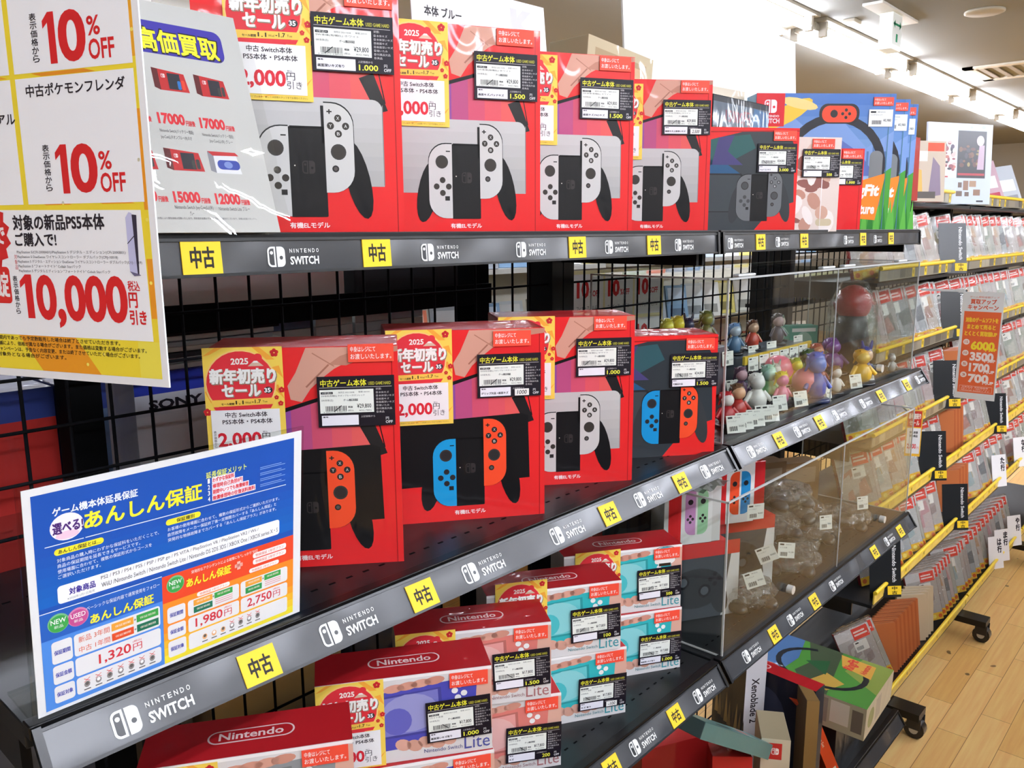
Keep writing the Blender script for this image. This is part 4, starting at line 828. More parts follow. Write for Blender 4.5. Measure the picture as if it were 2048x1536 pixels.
# raised back step with more figures, seen over the older console box
tag(ub(MB(), 1.99, 2.62, 1.36, 1.455, zf, zf + .17, '5a5f66g', .002).build('display_step'), 'grey step at the back of the figurine case', 'display step')
for px, py, h, bo, he, ca, wd, ex in [(1336, 632, .15, 'c8b43c', 'd8cc4a', 'c8b83a', 'yellow tufted figure, nearer of two on the grey step', {}), (1357, 628, .155, 'c87a2c', 'd8c43a', 'd0b434', 'yellow tufted figure with an orange body on the grey step', {}),
        (1378, 622, .14, '2a2c40', '30324a', '262840', 'navy long eared figure on the grey step', dict(ears=1)), (1413, 655, .16, '6a6a3a', '8a8a44', '7a7a3c', 'olive curly figure on the grey step', {}), (1432, 648, .15, '3a3c4a', '8a8c84', '74766e', 'grey haired figure on the grey step', {})]:
    x, _, _ = gy(px, py, 1.41); figure('small ' + wd, max(2.02, min(x, 2.58)), 1.41, zf + .172, h, bo, he, ca, **ex)
for px, py, h, bo, he, ca, wd, ex in [(1308, 668, .12, 'd8808c', 'dc8a96', '4a9aa8', 'pink crouching figure with a teal shell', dict(fat=1.4)), (1370, 672, .13, '4a8a3a', '6a4a34', '4a9a3c', 'green capped figure with a brown face', dict(fat=1.4)), (1392, 668, .17, 'a84a20', 'b85426', 'a04a1e', 'rust orange figure with a tail', {})]:
    x, y, _ = gy(px, py, 1.30); figure('small ' + wd, max(2.03, x), y, zf + .001, max(.14, h + (zf * 0)), bo, he, ca, **ex)
for i, (px, py, yaw) in enumerate([(1455, 868, 30), (1474, 862, 25), (1513, 846, 25), (1548, 824, 20), (1618, 805, 25), (1675, 785, -10), (1702, 778, 20), (1725, 768, 25), (1470, 740, 20), (1492, 735, 25), (1520, 738, 20), (1580, 715, 25), (1455, 790, 20), (1462, 770, 25), (1575, 800, 15), (1525, 845, 30), (1495, 855, 30), (1590, 815, 20), (1640, 800, 18), (1498, 790, 28), (1535, 770, 22)]):
    x, y, _ = gz(px, py, zf); ptag(min(x, 3.5), min(max(y, 1.045), 1.4), zf + .0006, yaw, ('white price tag with bar code at the foot of the small figures'))
for i, (px, py) in enumerate([(1250, 640), (1278, 632), (1303, 626), (1448, 664), (1500, 655), (1537, 650), (1590, 655)]):
    x, y, z = gy(px, py, 1.352); 
    if x > 2.0: ptag(x, 1.352, zf + .10, 10, 'white price tag propped along the back step of the figurine case', 0, 4, 'price tags along the back step')
b = ub(MB(), 2.65, 3.22, 1.31, 1.455, zf, zf + .125, '5a5f66g', .002); ub(b, 2.65, 3.22, 1.303, 1.312, zf + .10, zf + .13, 'd8b83ag')
tag(b.build('display_step'), 'low step with a yellow edge at the back of the figurine case', 'display step')
for i, (x, h, bo, he, ca, wd) in enumerate(((2.70, .15, '5a7a9a', 'c8d4e0', '6a8ab4', 'pale blue figure'), (2.77, .14, '2a3a3c', '4a5a5a', '24302f', 'dark teal figure'), (2.84, .15, 'b84a3a', 'e0b898', '5a3a2a', 'red coated figure'), (2.91, .13, 'c8b44a', 'e8d8a0', 'b89a34', 'golden figure'), (3.05, .16, '4a4450', 'b8a0a0', '2c2830', 'charcoal figure'), (3.14, .14, '7a9a8a', 'd8d0c0', '5a7a6a', 'sage green figure'))):
    figure('small %s on the yellow edged step' % wd, x, 1.37 + .03 * (i % 2), zf + .127, h, bo, he, ca)
for i in range(6): ptag(2.67 + i * .085, 1.298, zf + .075, 8, 'white price tag along the yellow edged step', 0, 3, 'price tags along the yellow edged step')
# red capped bagged toy at the far end
t = thing('bagged_toy', 'red topped toy in a clear bag at the far end of the figurine case', 'toy', P(3.36, 1.2, zf))
MB().lathe([(.04, 0), (.045, .05), (.035, .12), (.03, .14)], '2e3436g', 14).build('body', t)
MB().ball((0, 0, .165), .042, 'a82a2ag', None, 1, 1, 1.05).build('red_top', t)
MB().lathe([(.052, 0), (.058, .06), (.056, .16), (.03, .215), (.008, .222)], FILM, 10).build('clear_bag', t)
for x, y, c, lab in ((3.42, 1.36, '3c8a78', 'teal boxed toy behind the bagged red topped toy'),):
    a = Art(K, 'w'); a.rect(0, 0, .13, .17, c, 1).ell(.065, .085, .045, .06, mixh(c, 'e8e0d0', .5), 2).rect(.01, .145, .12, .16, 'e6e2da', 2)
    carton(corner(x, y, zf, .13, .06, 35), lab, .13, .17, .06, a, c, c, name='toy_box', cat='toy box')

# ---- lower case: controller cartons and bagged controllers
def joybox(c1, c2, h=.25):
    a = Art(K, 'w'); a.rect(0, 0, .20, .25, 'cf2a2c', 1).rect(.07, 0, .2, .25, 'e6e3e0', 2).rect(.0, 0, .018, .25, 'd8d4d0', 1.5)
    for x, c, s in ((.086, c1, 'ad'), (.138, c2, 'bc')):
        a.rr(x, .035, x + .044, .215, .03, c, 3, s).ell(x + .022, .165, .011, .011, '2c2a2c', 4, 12).ell(x + .022, .11, .006, .006, '2c2a2c', 4, 8).ell(x + .012, .098, .006, .006, '2c2a2c', 4, 8).ell(x + .032, .098, .006, .006, '2c2a2c', 4, 8).ell(x + .022, .086, .006, .006, '2c2a2c', 4, 8)
    a.rect(.02, .2, .062, .24, 'b31f24', 3); logo(a, .032, .21, .018, 'f0dcd8', 'b31f24', 4)
    return Art(K, 'w').sub(a, 0, 0, h / .25)
def probox():
    a = Art(K, 'w'); a.rect(0, 0, .26, .2, '42484e', 1).poly([(.20, 0), (.26, 0), (.26, .2), (.23, .2)], 'dcdad6', 2)
    a.ell(.11, .10, .1, .065, '2c3034', 3, 22).ell(.04, .065, .03, .06, '2c3034', 3.2, 14, -.3).ell(.19, .065, .03, .06, '2c3034', 3.2, 14, .3)
    a.ell(.065, .125, .022, .022, '15171a', 4).ell(.065, .125, .014, .014, '50565c', 5).ell(.14, .09, .022, .022, '15171a', 4).ell(.14, .09, .014, .014, '50565c', 5)
    for dx, dy in ((0, .016), (.016, 0), (0, -.016), (-.016, 0)): a.ell(.175 + dx, .125 + dy, .008, .008, '1a1c1e', 4, 8)
    a.rect(.0, .165, .05, .2, 'c0272b', 4); logo(a, .012, .173, .02, 'f0e0dc', 'c0272b', 5)
    return a
PB = probox()
LPB = Art(K, 'w').rect(0, 0, .1, .25, '3a4046', 1).ell(.05, .12, .035, .05, '1c1f22', 2)
def ctl(x, y, z, w, h, d, yaw, art, lab, name='controller_box', side='c52c2c', la=None): carton(corner(x, y, Z3 + z, w, d, yaw), lab, w, h, d, art, 'c8332f', side, name=name, cat='controller box', leftart=la)
PB2 = Art(K, 'w').sub(PB, 0, 0, 1).rect(0, .2, .26, .245, 'c8302e', 3)
ctl(2.55, 1.12, .004, .26, .245, .1, 30, PB2, 'dark controller carton with a red upper band, under the red and white carton', la=LPB)
ctl(2.235, 1.125, .004, .22, .245, .1, 30, PB2, 'dark controller carton by the near pane, under the lilac and green carton', la=LPB)
ctl(2.47, 1.125, .252, .2, .2, .09, 30, joybox('e8502e', '2a86c0', .2), 'red and white carton with an orange and a blue handset half', 'handset_box', 'b8262a')
ctl(2.205, 1.14, .252, .19, .2, .09, 32, joybox('c890c0', '9ccba0', .2), 'white carton with a lilac and a pale green handset half', 'handset_box', 'd8d4d0')
ctl(2.24, 1.37, .004, .22, .2, .09, 25, PB, 'dark controller carton at the back near the handheld boxes')
ctl(2.24, 1.37, .208, .22, .2, .09, 25, PB, 'dark controller carton stacked on another under the shelf edge')
for i, (x, y) in enumerate(((2.335, 1.36), (2.40, 1.385))):
    carton(corner(x, y, Z3 + .004, .09, .02, 55), ('bright blue upright accessory packet behind the lilac and green carton', 'second bright blue accessory packet just behind the first')[i], .09, .43, .02, Art(K, 'w').rect(0, 0, .09, .43, '2470b0', 1).rect(.03, .22, .04, .3, '9cc8a8', 2), '2470b0', '2470b0', name='accessory_packet', cat='accessory')
ptag(2.30, 1.10, Z3 + .30, 30, 'white price tag on the red and white handset carton', 0, 0, None)
BAGF = clear('bag_film', 'f4f4f2', 2.6, .03, bump=55, haze=.03)
def gamepad(label, X, col, c2='2a2c2e'):
    t = thing('game_controller', label, 'controller', X=X)
    b = MB().ball((0, 0, .024), .045, col + 'g', None, 1.1, .72, .5, 18)
    for s in (-1, 1): b.ball((s * .042, -.028, .018), .026, col + 'g', None, .75, 1.5, .62, 12)
    b.build('body', t); b = MB()
    for x, y in ((-.022, .006), (.016, -.012)): b.rod((x, y, .042), (x, y, .053), .008, c2 + 'g', 10)
    b.build('thumbstick', t); b = MB()
    for dx, dy in ((0, .008), (.008, 0), (0, -.008), (-.008, 0)): b.rod((.030 + dx, .010 + dy, .036), (.030 + dx, .010 + dy, .045), .0035, c2 + 'g', 8)
    b.build('button', t)
    v = []; n = 16; rings = 9; rn = random.Random(label)
    for k in range(rings):
        th = math.pi * (k + .5) / rings
        for i in range(n): q = 1 + rn.uniform(-.12, .12); v.append((.078 * math.sin(th) * math.cos(2 * math.pi * i / n) * q, .066 * math.sin(th) * math.sin(2 * math.pi * i / n) * q, .034 - .036 * math.cos(th) * q + .004))
    f = [(k * n + i, k * n + (i + 1) % n, (k + 1) * n + (i + 1) % n, (k + 1) * n + i) for k in range(rings - 1) for i in range(n)]
    MB().add(v, f + [tuple(range((rings - 1) * n, rings * n))], BAGF).build('clear_bag', t)
for i, (x, y, z, c, lab) in enumerate(((2.33, 1.11, .004, '4c4238', 'brown bagged controller in front of the two dark controller cartons'), (2.68, 1.12, .004, '3a3632', 'dark brown bagged controller beside the red and white carton'), (2.83, 1.17, .004, '2c2e33', 'black bagged controller, middle of the lower acrylic case'),
        (2.76, 1.22, .09, '4a4d52', 'black bagged controller on top of another one'), (3.02, 1.18, .004, '4a4036', 'brown bagged controller beside the black ones'), (2.98, 1.22, .09, '3a3c40', 'charcoal bagged controller on the brown one'),
        (2.86, 1.22, .175, '55585c', 'grey bagged controller topmost of the heap'), (3.24, 1.14, .004, '5a4e42', 'brown bagged controller nearest the far pane'))):
    gamepad(lab, pose(x, y, Z3 + z, 30 + 25 * (i % 3)) @ Matrix.Scale(.8, 4), c)
for i, (px, py, yaw, z) in enumerate(((1495, 1180, 50, .06), (1555, 1115, 35, .06), (1522, 1130, 60, .05), (1640, 1060, 20, .12), (1715, 1020, 20, .16))):
    x, y, q = gy(px, py, 1.06); ptag(x, 1.06, max(q, Z3 + .02), yaw, ('tilted white price tag by the brown bagged controller', 'white price tag standing by the white carton corner', 'folded white price tag in the lower acrylic case', 'white price tag on the bags in the middle of the lower case', 'white price tag on the bags at the far end of the lower case')[i], (-18, 8, -25, 5, 4)[i], 10, None)
for i, (x, y, c, h, lab) in enumerate(((2.70, 1.40, '9c2e2c', .34, 'red carton at the back of the lower acrylic case'), (3.0, 1.42, '3a3a3e', .3, 'black carton at the back of the lower acrylic case'), (3.18, 1.36, '6e5238', .25, 'brown carton toward the far end of the lower acrylic case'), (3.38, 1.30, '7a5c3c', .22, 'brown carton at the far end of the lower acrylic case'))):
    a = Art(K, 'w').rect(0, 0, .2, h, c, 1).rect(.02, h * .6, .18, h * .9, mixh(c, 'e0d8cc', .25), 2).ell(.1, h * .35, .06, .06, mixh(c, '101010', .5), 2)
    carton(corner(x, y, Z3 + .004, .2, .09, 30), lab, .2, h, .09, a, mixh(c, '202020', .2), c, name='accessory_box', cat='accessory box')

# ================================================================ bottom shelf
def loose(X, label, w, h, d, art, topc, sidec, topart=None, leftart=None, name='game_box', cat='game box'):
    return carton(X, label, w, h, d, art, topc, sidec, topart, leftart=leftart, name=name, cat=cat)
a = Art(K, 'w').rect(0, 0, .085, .56, 'd8d5d6', 1).tx('Xenoblade 2', .026, .24, .058, .43, '2a2224', 2, .02, 2, 0, -1)
l = Art(K, 'w').rect(0, 0, .24, .56, '33383e', 1)
for i in range(9): l.poly([(.02 + i * .025, .16), (.03 + i * .027, .30 - .02 * (i % 3)), (.05 + i * .025, .17)], ('a89468', '8a7a5c', '5a5448')[i % 3], 2 + .05 * i)
loose(corner(2.80, 1.24, Z4, .085, .24, 34, -2), 'tall dark game box with a white lettered spine on the bottom shelf', .085, .56, .24, a, '8a2420', '2c3036', None, l)
tp = Art(K, 'w'); w_, d_ = .36, .47
tp.rect(0, 0, w_, d_, '4f8a3c', 1).poly([(0, d_), (w_, d_), (w_, .36), (.2, .33), (0, .36)], '4a6a94', 2).poly([(0, .24), (.1, .31), (.2, .28), (w_, .34), (w_, .2), (0, .15)], '46523c', 2.3).poly([(.12, .0), (w_, .0), (w_, .12), (.22, .15)], '8a9a48', 2.4).poly([(.03, .16), (.12, .12), (.16, .2), (.06, .24)], 'c8a04a', 2.6).poly([(.14, .2), (.26, .22), (.2, .3)], '2f5a38', 2.7)
for k in range(22):
    t0, t1 = [math.radians(20 + 300 * q / 22) for q in (k, k + 1)]
    tp.poly([(.18 + rr * .9 * math.cos(t), .23 + rr * 1.1 * math.sin(t)) for rr, t in ((.165, t1), (.145, t1), (.145, t0), (.165, t0))], '24262a', 4)
tp.ell(.05, .40, .04, .05, 'b5402c', 5).poly([(.22, .05), (.25, .17), (.34, .20), (.33, .06)], 'e0a84a', 5).tx('RingFit', .235, .115, .33, .165, 'd84a3c', 6, .05, 2, .1).tx('Adventure', .24, .075, .325, .10, 'd84a3c', 6, .04).rect(.0, .42, .05, .47, 'c83a34', 5)
fr = Art(K, 'w').rect(0, 0, w_, .13, 'cfc8b0', 1).ell(.07, .065, .04, .04, '9aa06a', 2).rect(.13, .02, .2, .11, 'b8b0a0', 2)
lf = Art(K, 'w').rect(0, 0, d_, .13, 'a8a48c', 1).ell(.2, .065, .045, .045, '5f7a3c', 2).ell(.2, .065, .032, .032, 'a8a48c', 3).rect(.27, .02, .33, .12, '8a8478', 2).rect(.34, .03, .41, .12, 'd0ccbe', 2).rect(.42, .02, .46, .11, '6a6258', 2)
loose(corner(3.31, .925, Z4 + .225, w_, d_, -3, -2), 'large green exercise game box lying flat on a dark carton, bottom shelf', w_, .13, d_, fr, '4f8a3c', 'd8d0b8', tp, lf)
loose(corner(3.27, 1.02, Z4, .28, .36, 0), 'dark carton under the flat green exercise game box', .28, .215, .36, Art(K, 'w').rect(0, 0, .28, .215, '1c1d20', 1), '1c1d20', '1c1d20', name='dark_carton', cat='box')
loose(corner(2.86, 1.03, Z4, .07, .36, 4), 'navy game box with a red top edge standing beside the flat green box', .07, .44, .36, Art(K, 'w').rect(0, 0, .07, .44, '20222e', 1), 'a81f24', '20222e', Art(K, 'w').rect(0, 0, .07, .36, 'a81f24', 1).rr(.02, .2, .05, .3, .012, 'd8b0ac', 2).rr(.024, .205, .046, .295, .01, 'a81f24', 3), Art(K, 'w').rect(0, 0, .36, .44, '1e202c', 1).ell(.16, .26, .09, .12, '34384a', 2))
a = Art(K, 'w').rect(0, 0, .095, .42, 'd8cdb2', 1).rect(.024, .345, .068, .405, 'c8302e', 2).rect(.032, .18, .064, .30, '3a3428', 2).tx('2', .036, .13, .06, .165, '3a3428', 3)
logo(a, .034, .363, .024, 'f6eae4', 'c8302e', 3)
loose(corner(2.475, .99, Z4, .095, .17, 58), 'beige upright game box with a small red emblem, front of the bottom shelf', .095, .42, .17, a, '9a8c70', 'b8a88c')
a = Art(K, 'w').rect(0, 0, .05, .41, 'e0481f', 1).tx('Adventure Set', .018, .16, .03, .28, 'f2c8b0', 2, .02, 2, 0, -1).rect(.01, .012, .04, .04, 'e8dccc', 2)
loose(pose(2.99, 1.06, Z4 + .02, 22, 0, -27), 'orange spined thin game box tilted against the brown spined one', .05, .41, .12, a, 'c8431f', 'c44a24')
loose(corner(2.74, 1.0, Z4, .045, .14, 50), 'brown spined game box between the beige box and the orange spined one', .045, .44, .14, Art(K, 'w').rect(0, 0, .045, .44, '8a6c40', 1), '7a5f38', '6a5434')
tl = Art(K, 'w').rect(0, 0, .50, .10, '5c8480', 1).rect(.33, 0, .40, .10, '8ab0a8', 2).rect(.345, .03, .385, .075, 'd8503c', 3).ell(.2, .04, .05, .014, '1e2426', 2)
loose(pose(2.20, 1.10, Z4 + .50, 4, 0, 33), 'teal game box lying slantwise across other boxes under the shelf edge', .50, .05, .10, Art(K, 'w').rect(0, 0, .50, .05, '4a6e6a', 1), '5c8480', '3c4a48', tl)
loose(corner(2.34, 1.22, Z4, .26, .14, 27), 'wide plain red game box at the lower edge of the view', .26, .41, .14, Art(K, 'w').rect(0, 0, .26, .41, '9c1f20', 1), 'a82424', '9c2020')
loose(corner(2.30, 1.03, Z4, .13, .09, 50, 6), 'small red game box beside the beige upright one', .13, .40, .09, Art(K, 'w').rect(0, 0, .13, .40, 'c02a26', 1).rect(.02, .3, .1, .36, 'e8d8d0', 2), 'b02622', 'b02622')
loose(corner(1.86, 1.06, Z4, .12, .12, 20), 'white lettered game box under the lower shelf edge', .12, .5, .12, Art(K, 'w').rect(0, 0, .12, .5, 'c8c8c4', 1).tx('EXILE', .02, .36, .1, .4, '8a8a88', 2), 'b8b8b4', 'c0c0bc')

# ================================================================ above the top shelf
tag(sheet(Art(K).rect(0, 0, 1.3, .58, 'f4f3ee', 1), 1.3, .58, 'blank_placard', None, pose(2.30, 1.565, Z1 + .22, 0, 4), 'f4f3eep', .004), 'large blank white placard standing behind the console boxes under the lights', 'placard')
for x, lab in ((2.4, 'black easel foot holding up the near end of the white placard'), (3.2, 'black easel foot holding up the far end of the white placard')):
    tag(ub(MB(), x, x + .03, 1.575, 1.60, Z1, Z1 + .26, '16171ak').build('placard_easel'), lab, 'easel')
a = Art(K).rect(0, 0, .24, .36, 'f6f6f4', 1).tx('K', .12, .27, .2, .34, 'd0d0d2', 2, .06)
tag(sheet(a, .24, .36, 'white_notice', None, pose(1.455, 1.40, Z1 + .2, 4, 6), 'f6f6f4p', .002), 'white notice sheet standing behind the second and third console boxes', 'notice')
a = Art(K).rect(0, 0, .16, .30, 'f4f4f2', 1).tx('本体 ブルー', .03, .215, .12, .235, '333333', 2, .018)
tag(sheet(a, .2, .30, 'white_notice', None, pose(1.16, 1.30, Z1 + .22, 10, 4), 'f4f4f2p', .002), 'white notice with one black line, between the first two console boxes', 'notice')
a = Art(K).rect(0, 0, .3, .36, 'dedcd6', 1).tx('買取キャンペーン実施中でございます。', .1, .30, .285, .315, '444444', 2)
tag(sheet(a, .3, .36, 'white_notice', None, pose(.35, 1.36, Z1 + .22, 4, 4), 'dedcd6p', .002), 'pale notice with fine print behind the buying price sheet', 'notice')
for i, (x, y, w) in enumerate(((.33, 1.42, .3), (1.15, 1.40, .25), (1.46, 1.44, .24))):
    tag(ub(MB(), x + .05, x + .09, y, y + .03, Z1, Z1 + .23, '1a1b1ek').build('notice_post'), ('black post behind the pale fine print notice', 'black post behind the one line notice', 'black post behind the blank notice sheet')[i], 'post')
a = Art(K, 'w').rect(0, 0, .28, .11, 'b7a886', 1).rect(.03, .012, .25, .085, 'a08a66', 2).rect(.05, .025, .23, .07, 'c0a078', 2.5)
carton(pose(1.95, 1.43, Z1 + .385, 4, 0, 6), 'beige printed box top showing behind the third console box', .28, .11, .14, a, 'cbbfa2', 'b8a988', name='game_box', cat='game box')
tag(ub(MB(), 1.86, 2.05, 1.38, 1.48, Z1, Z1 + .365, '2a2622k', .002).build('dark_carton'), 'dark carton standing under the beige printed box', 'box')
a = Art(K, 'w').rect(0, 0, .42, .17, '14161a', 1).rect(.0, .085, .42, .17, '4a5560', 2).tx('15000円', .09, .1, .27, .15, '7a3a44', 3, .018).poly([(.28, .085), (.42, .085), (.42, .16), (.3, .17)], '3c6284', 3)
carton(pose(2.645, 1.40, Z1 + .262, 2), 'dark box with a smoky sleeve reading 15000 behind the dark grey console box', .37, .17, .1, Art(K, 'w').sub(a, 0, 0, .88), '16181c', '16181c', name='sleeved_box', cat='box')
tag(ub(MB(), 2.48, 2.80, 1.35, 1.45, Z1, Z1 + .261, '101114k', .002).build('dark_carton'), 'black carton under the box with the smoky sleeve', 'box')
a = Art(K, 'w').rect(0, 0, .2, .40, '5a6a58', 1).rect(0, .33, .2, .40, 'cdbfa8', 2).poly([(0, .1), (.2, .16), (.2, .3), (0, .26)], '3c5468', 2).poly([(.05, .02), (.16, .03), (.12, .12)], '9a4a30', 3)
carton(corner(2.90, 1.475, Z1, .2, .04, 6), 'game box with a landscape cover partly hidden by the exercise game boxes', .2, .50, .04, Art(K, 'w').sub(a, 0, .1).rect(0, 0, .2, .1, '4a5a58', 1), 'b8b0a0', '6a7a68', name='game_box', cat='game box')

# ================================================================ seen through the wire mesh: the back of the next gondola
t = thing('rear_shelving', 'black shelving of the next aisle seen through the wire mesh', 'shelving', P(-.6, 1.7, ZF)); inv = Matrix.Translation(-P(-.6, 1.7, ZF))
for z in (-.205, -.78, -1.4, -2.0):
    o = ub(MB(), -.6, 1.78, 1.70, 1.93 if z > -.5 else 2.3, z, z + .03, '0e0f11m').build('shelf_board', t); o.matrix_local = inv
    ub(MB(), -.6, 1.78, 1.69, 1.70, z - .001, z + .057, '0b0c0ek').build('back_rim', o)
for x in (-.6, .6, 1.74):
    o = ub(MB(), x, x + .06, 1.72, 1.80, ZF, .0, '0b0c0ek').build('upright', t); o.matrix_local = inv
def backbox(x0, x1, y0, y1, z0, h, cols, label, name='console_carton', txt=None, cat='carton', film=True):
    w, d = x1 - x0, y1 - y0
    a = Art(K, 'w'); n = len(cols)
    for i, c in enumerate(cols): a.rect(0, h * (n - 1 - i) / n, w, h * (n - i) / n, c, 1)
    if txt: a.tx(txt[0], *txt[1:5], txt[5], 3, .04)
    return carton(pose((x0 + x1) / 2, (y0 + y1) / 2, z0, 0), label, w, h, d, a, cols[0], cols[-1], name=name, cat=cat)
backbox(.60, 1.30, 1.76, 1.92, -.174, .165, ('e2e3e2',), 'grey console carton in crinkled film seen through the mesh under the top shelf')
backbox(1.335, 1.71, 1.76, 1.92, -.174, .165, ('34363a',), 'black console carton in crinkled film, next to the grey one behind the mesh')
backbox(.775, 1.16, 1.84, 2.1, -.749, .44, ('2a3ca8', 'd0d4dc', 'd8dce2', 'd8dce2', 'd8dce2', 'd4d8de', 'd4d8de', 'd4d8de', 'd4d8de'), 'pale grey console carton with a blue band and dark lettering behind the mesh', txt=('SONY', .03, .355, .16, .378, '23242c'))
for c, x0, x1, c2, lab in (('d03c38', .28, .61, 'a83430', 'red cartoned console behind the mesh, beside the frame edge'), ('6a84a8', .62, .715, 'c89060', 'blue and brown printed carton behind the mesh'), ('2a2a30', -.05, .26, 'b03430', 'dark and red cartoned console behind the mesh, far end of its row')):
    backbox(x0, x1, 1.84, 2.1, -.749, .44, ('3c4c94', c, c, c, c2, c2, '4a5a94'), lab)
backbox(1.18, 1.74, 1.84, 2.14, -.749, .435, ('2a2c30',), 'black carton under the flat game cases behind the mesh')
for i in range(7):
    c = ('f4f4f2', 'dfe6ea', '3a4048', 'f4f2ea', 'c8d4dc', 'f0f2ee', '2a2c30')[i % 7]
    tag(ub(MB(), .79 + .012 * (i % 3), 1.14 + .01 * (i % 4), 1.85 + .01 * (i % 2), 2.09, -.3085 + i * .0128, -.297 + i * .0128, c + 'w', .001).build('magazine'), 'thin game manual in the flat stack behind the mesh', 'magazine', 'flat stack of manuals behind the mesh')
for i in range(12):
    x = 1.19 + (i % 4) * .135; z = -.313 + (i // 4) * .029
    tag(ub(MB(), x, x + .125, 1.93, 2.12, z, z + .028, ('f0f4f3', 'd6e0e6', 'f4f2ea', '6a7c98', 'e5e9e2')[i % 5] + 'w', .001).build('game_case'), 'pale game case lying flat behind the mesh above the console boxes', 'game case', 'game cases lying flat behind the mesh')
for x0, x1, h, c, lab in ((-.4, .2, .40, '4a4c50', 'dark carton behind the mesh below the middle shelf'), (.3, .85, .42, '5a5b60', 'charcoal carton behind the mesh below the middle shelf'), (.9, 1.3, .36, 'c8b48c', 'tan carton behind the mesh below the middle shelf'), (1.34, 1.7, .38, '3c4a6a', 'navy carton behind the mesh below the middle shelf')):
    backbox(x0, x1, 1.85, 2.15, -1.369, h, (c, c), lab, 'storage_carton', None, 'carton')
# far aisle: white poster and shelving with bright stock
a = Art(K).rect(0, 0, .52, .40, 'f0e6b0', 1)
for i in range(3):
    for j in range(2):
        a.rect(.02 + i * .165, .02 + j * .19, .175 + i * .165, .195 + j * .19, 'f6f5f2', 2).tx('10', .035 + i * .165, .1 + j * .19, .1 + i * .165, .17 + j * .19, 'd03030', 3, .05).tx('%OFF', .103 + i * .165, .105 + j * .19, .155 + i * .165, .13 + j * .19, 'd03030', 3, .03).tx('フィギュア・モデル', .035 + i * .165, .05 + j * .19, .155 + i * .165, .07 + j * .19, '333333', 3)
t = thing('sale_poster', 'white and yellow 10% OFF poster behind the wire mesh, seen through the figurine case', 'poster', X=pose(2.55, 2.0, -.55, 12, 0))
sheet(a, .52, .40, 'printed_sheet', t, None, 'f0efe8p', .002)
MB().box((.15, .003, -1.75 * K), (.16, .012, .35 * K), '2a2b2em').box((.09, -.05, -1.75 * K), (.22, .07, -1.74 * K), '2a2b2em').build('floor_stand', t)
def far_rack(x0, x1, yy, lab, grp):
    t = thing('far_shelving', lab, 'shelving', P(x0, yy, ZF)); inv = Matrix.Translation(-P(x0, yy, ZF))
    for z in (-1.7, -1.2, -.72, -.24):
        o = ub(MB(), x0, x1, yy, yy + .45, z, z + .03, 'b9bab4m').build('shelf_board', t); o.matrix_local = inv
    for x in (x0, x1): o = ub(MB(), x - .02, x + .02, yy + .43, yy + .47, ZF, .2, '2a2b2ek').build('upright', t); o.matrix_local = inv
    o = ub(MB(), x0, x1, yy + .46, yy + .48, ZF, .2, 'd9d4c4p').build('back_panel', t); o.matrix_local = inv
    return t
far_rack(1.6, 4.6, 3.3, 'pale shelving of the far aisle, seen through the mesh at the figurine case', None)
far_rack(4.7, 8.2, 3.3, 'pale shelving of the far aisle, seen behind the game racks', None)
src = None
for r, z in enumerate((-1.67, -1.17, -.69, -.21)):
    for i in range(24):
        x = 1.72 + i * .27 + .02 * ((i * 7 + r) % 3); c = ('e8e6dc', 'cfd8dc', 'd8785a', 'e8d87a', '7a9ab8', 'c8d4b8', 'f0eee8', '98a0a8')[(i * 5 + r * 3) % 8]
        if 4.52 < x < 4.78: continue
        a = Art(K).rect(0, 0, .2, .28, c, 1).rect(.02, .16, .18, .26, mixh(c, 'ffffff', .5), 2).rect(.03, .03, .17, .1, mixh(c, '202020', .4), 2)
        o = sheet(a, .2, .28, 'picture_book', None, pose(x, 3.36 + .02 * (i % 2), z + .003, 20, 12), c + 'p', .012)
        tag(o, 'bright covered book on the pale shelving of the far aisle', 'book', 'books on the far pale shelving')

# the shelving across the aisle, mirrored in the acrylic
t = thing('opposite_shelving', 'dark shelving across the aisle, facing the console shelves', 'shelving', P(-1, -1.55, ZF)); inv = Matrix.Translation(-P(-1, -1.55, ZF))
for z in (-2.2, -1.7, -1.2, -.7, -.25): o = ub(MB(), -1, 8, -1.6, -1.2, z, z + .035, '1a1b1dm').build('shelf_board', t); o.matrix_local = inv
o = ub(MB(), -1, 8, -1.64, -1.6, ZF, .0, '2a2826k').build('back_panel', t); o.matrix_local = inv
o = ub(MB(), -1, 8, -1.6, -1.22, ZF, -2.2, '141416k').build('plinth', t); o.matrix_local = inv

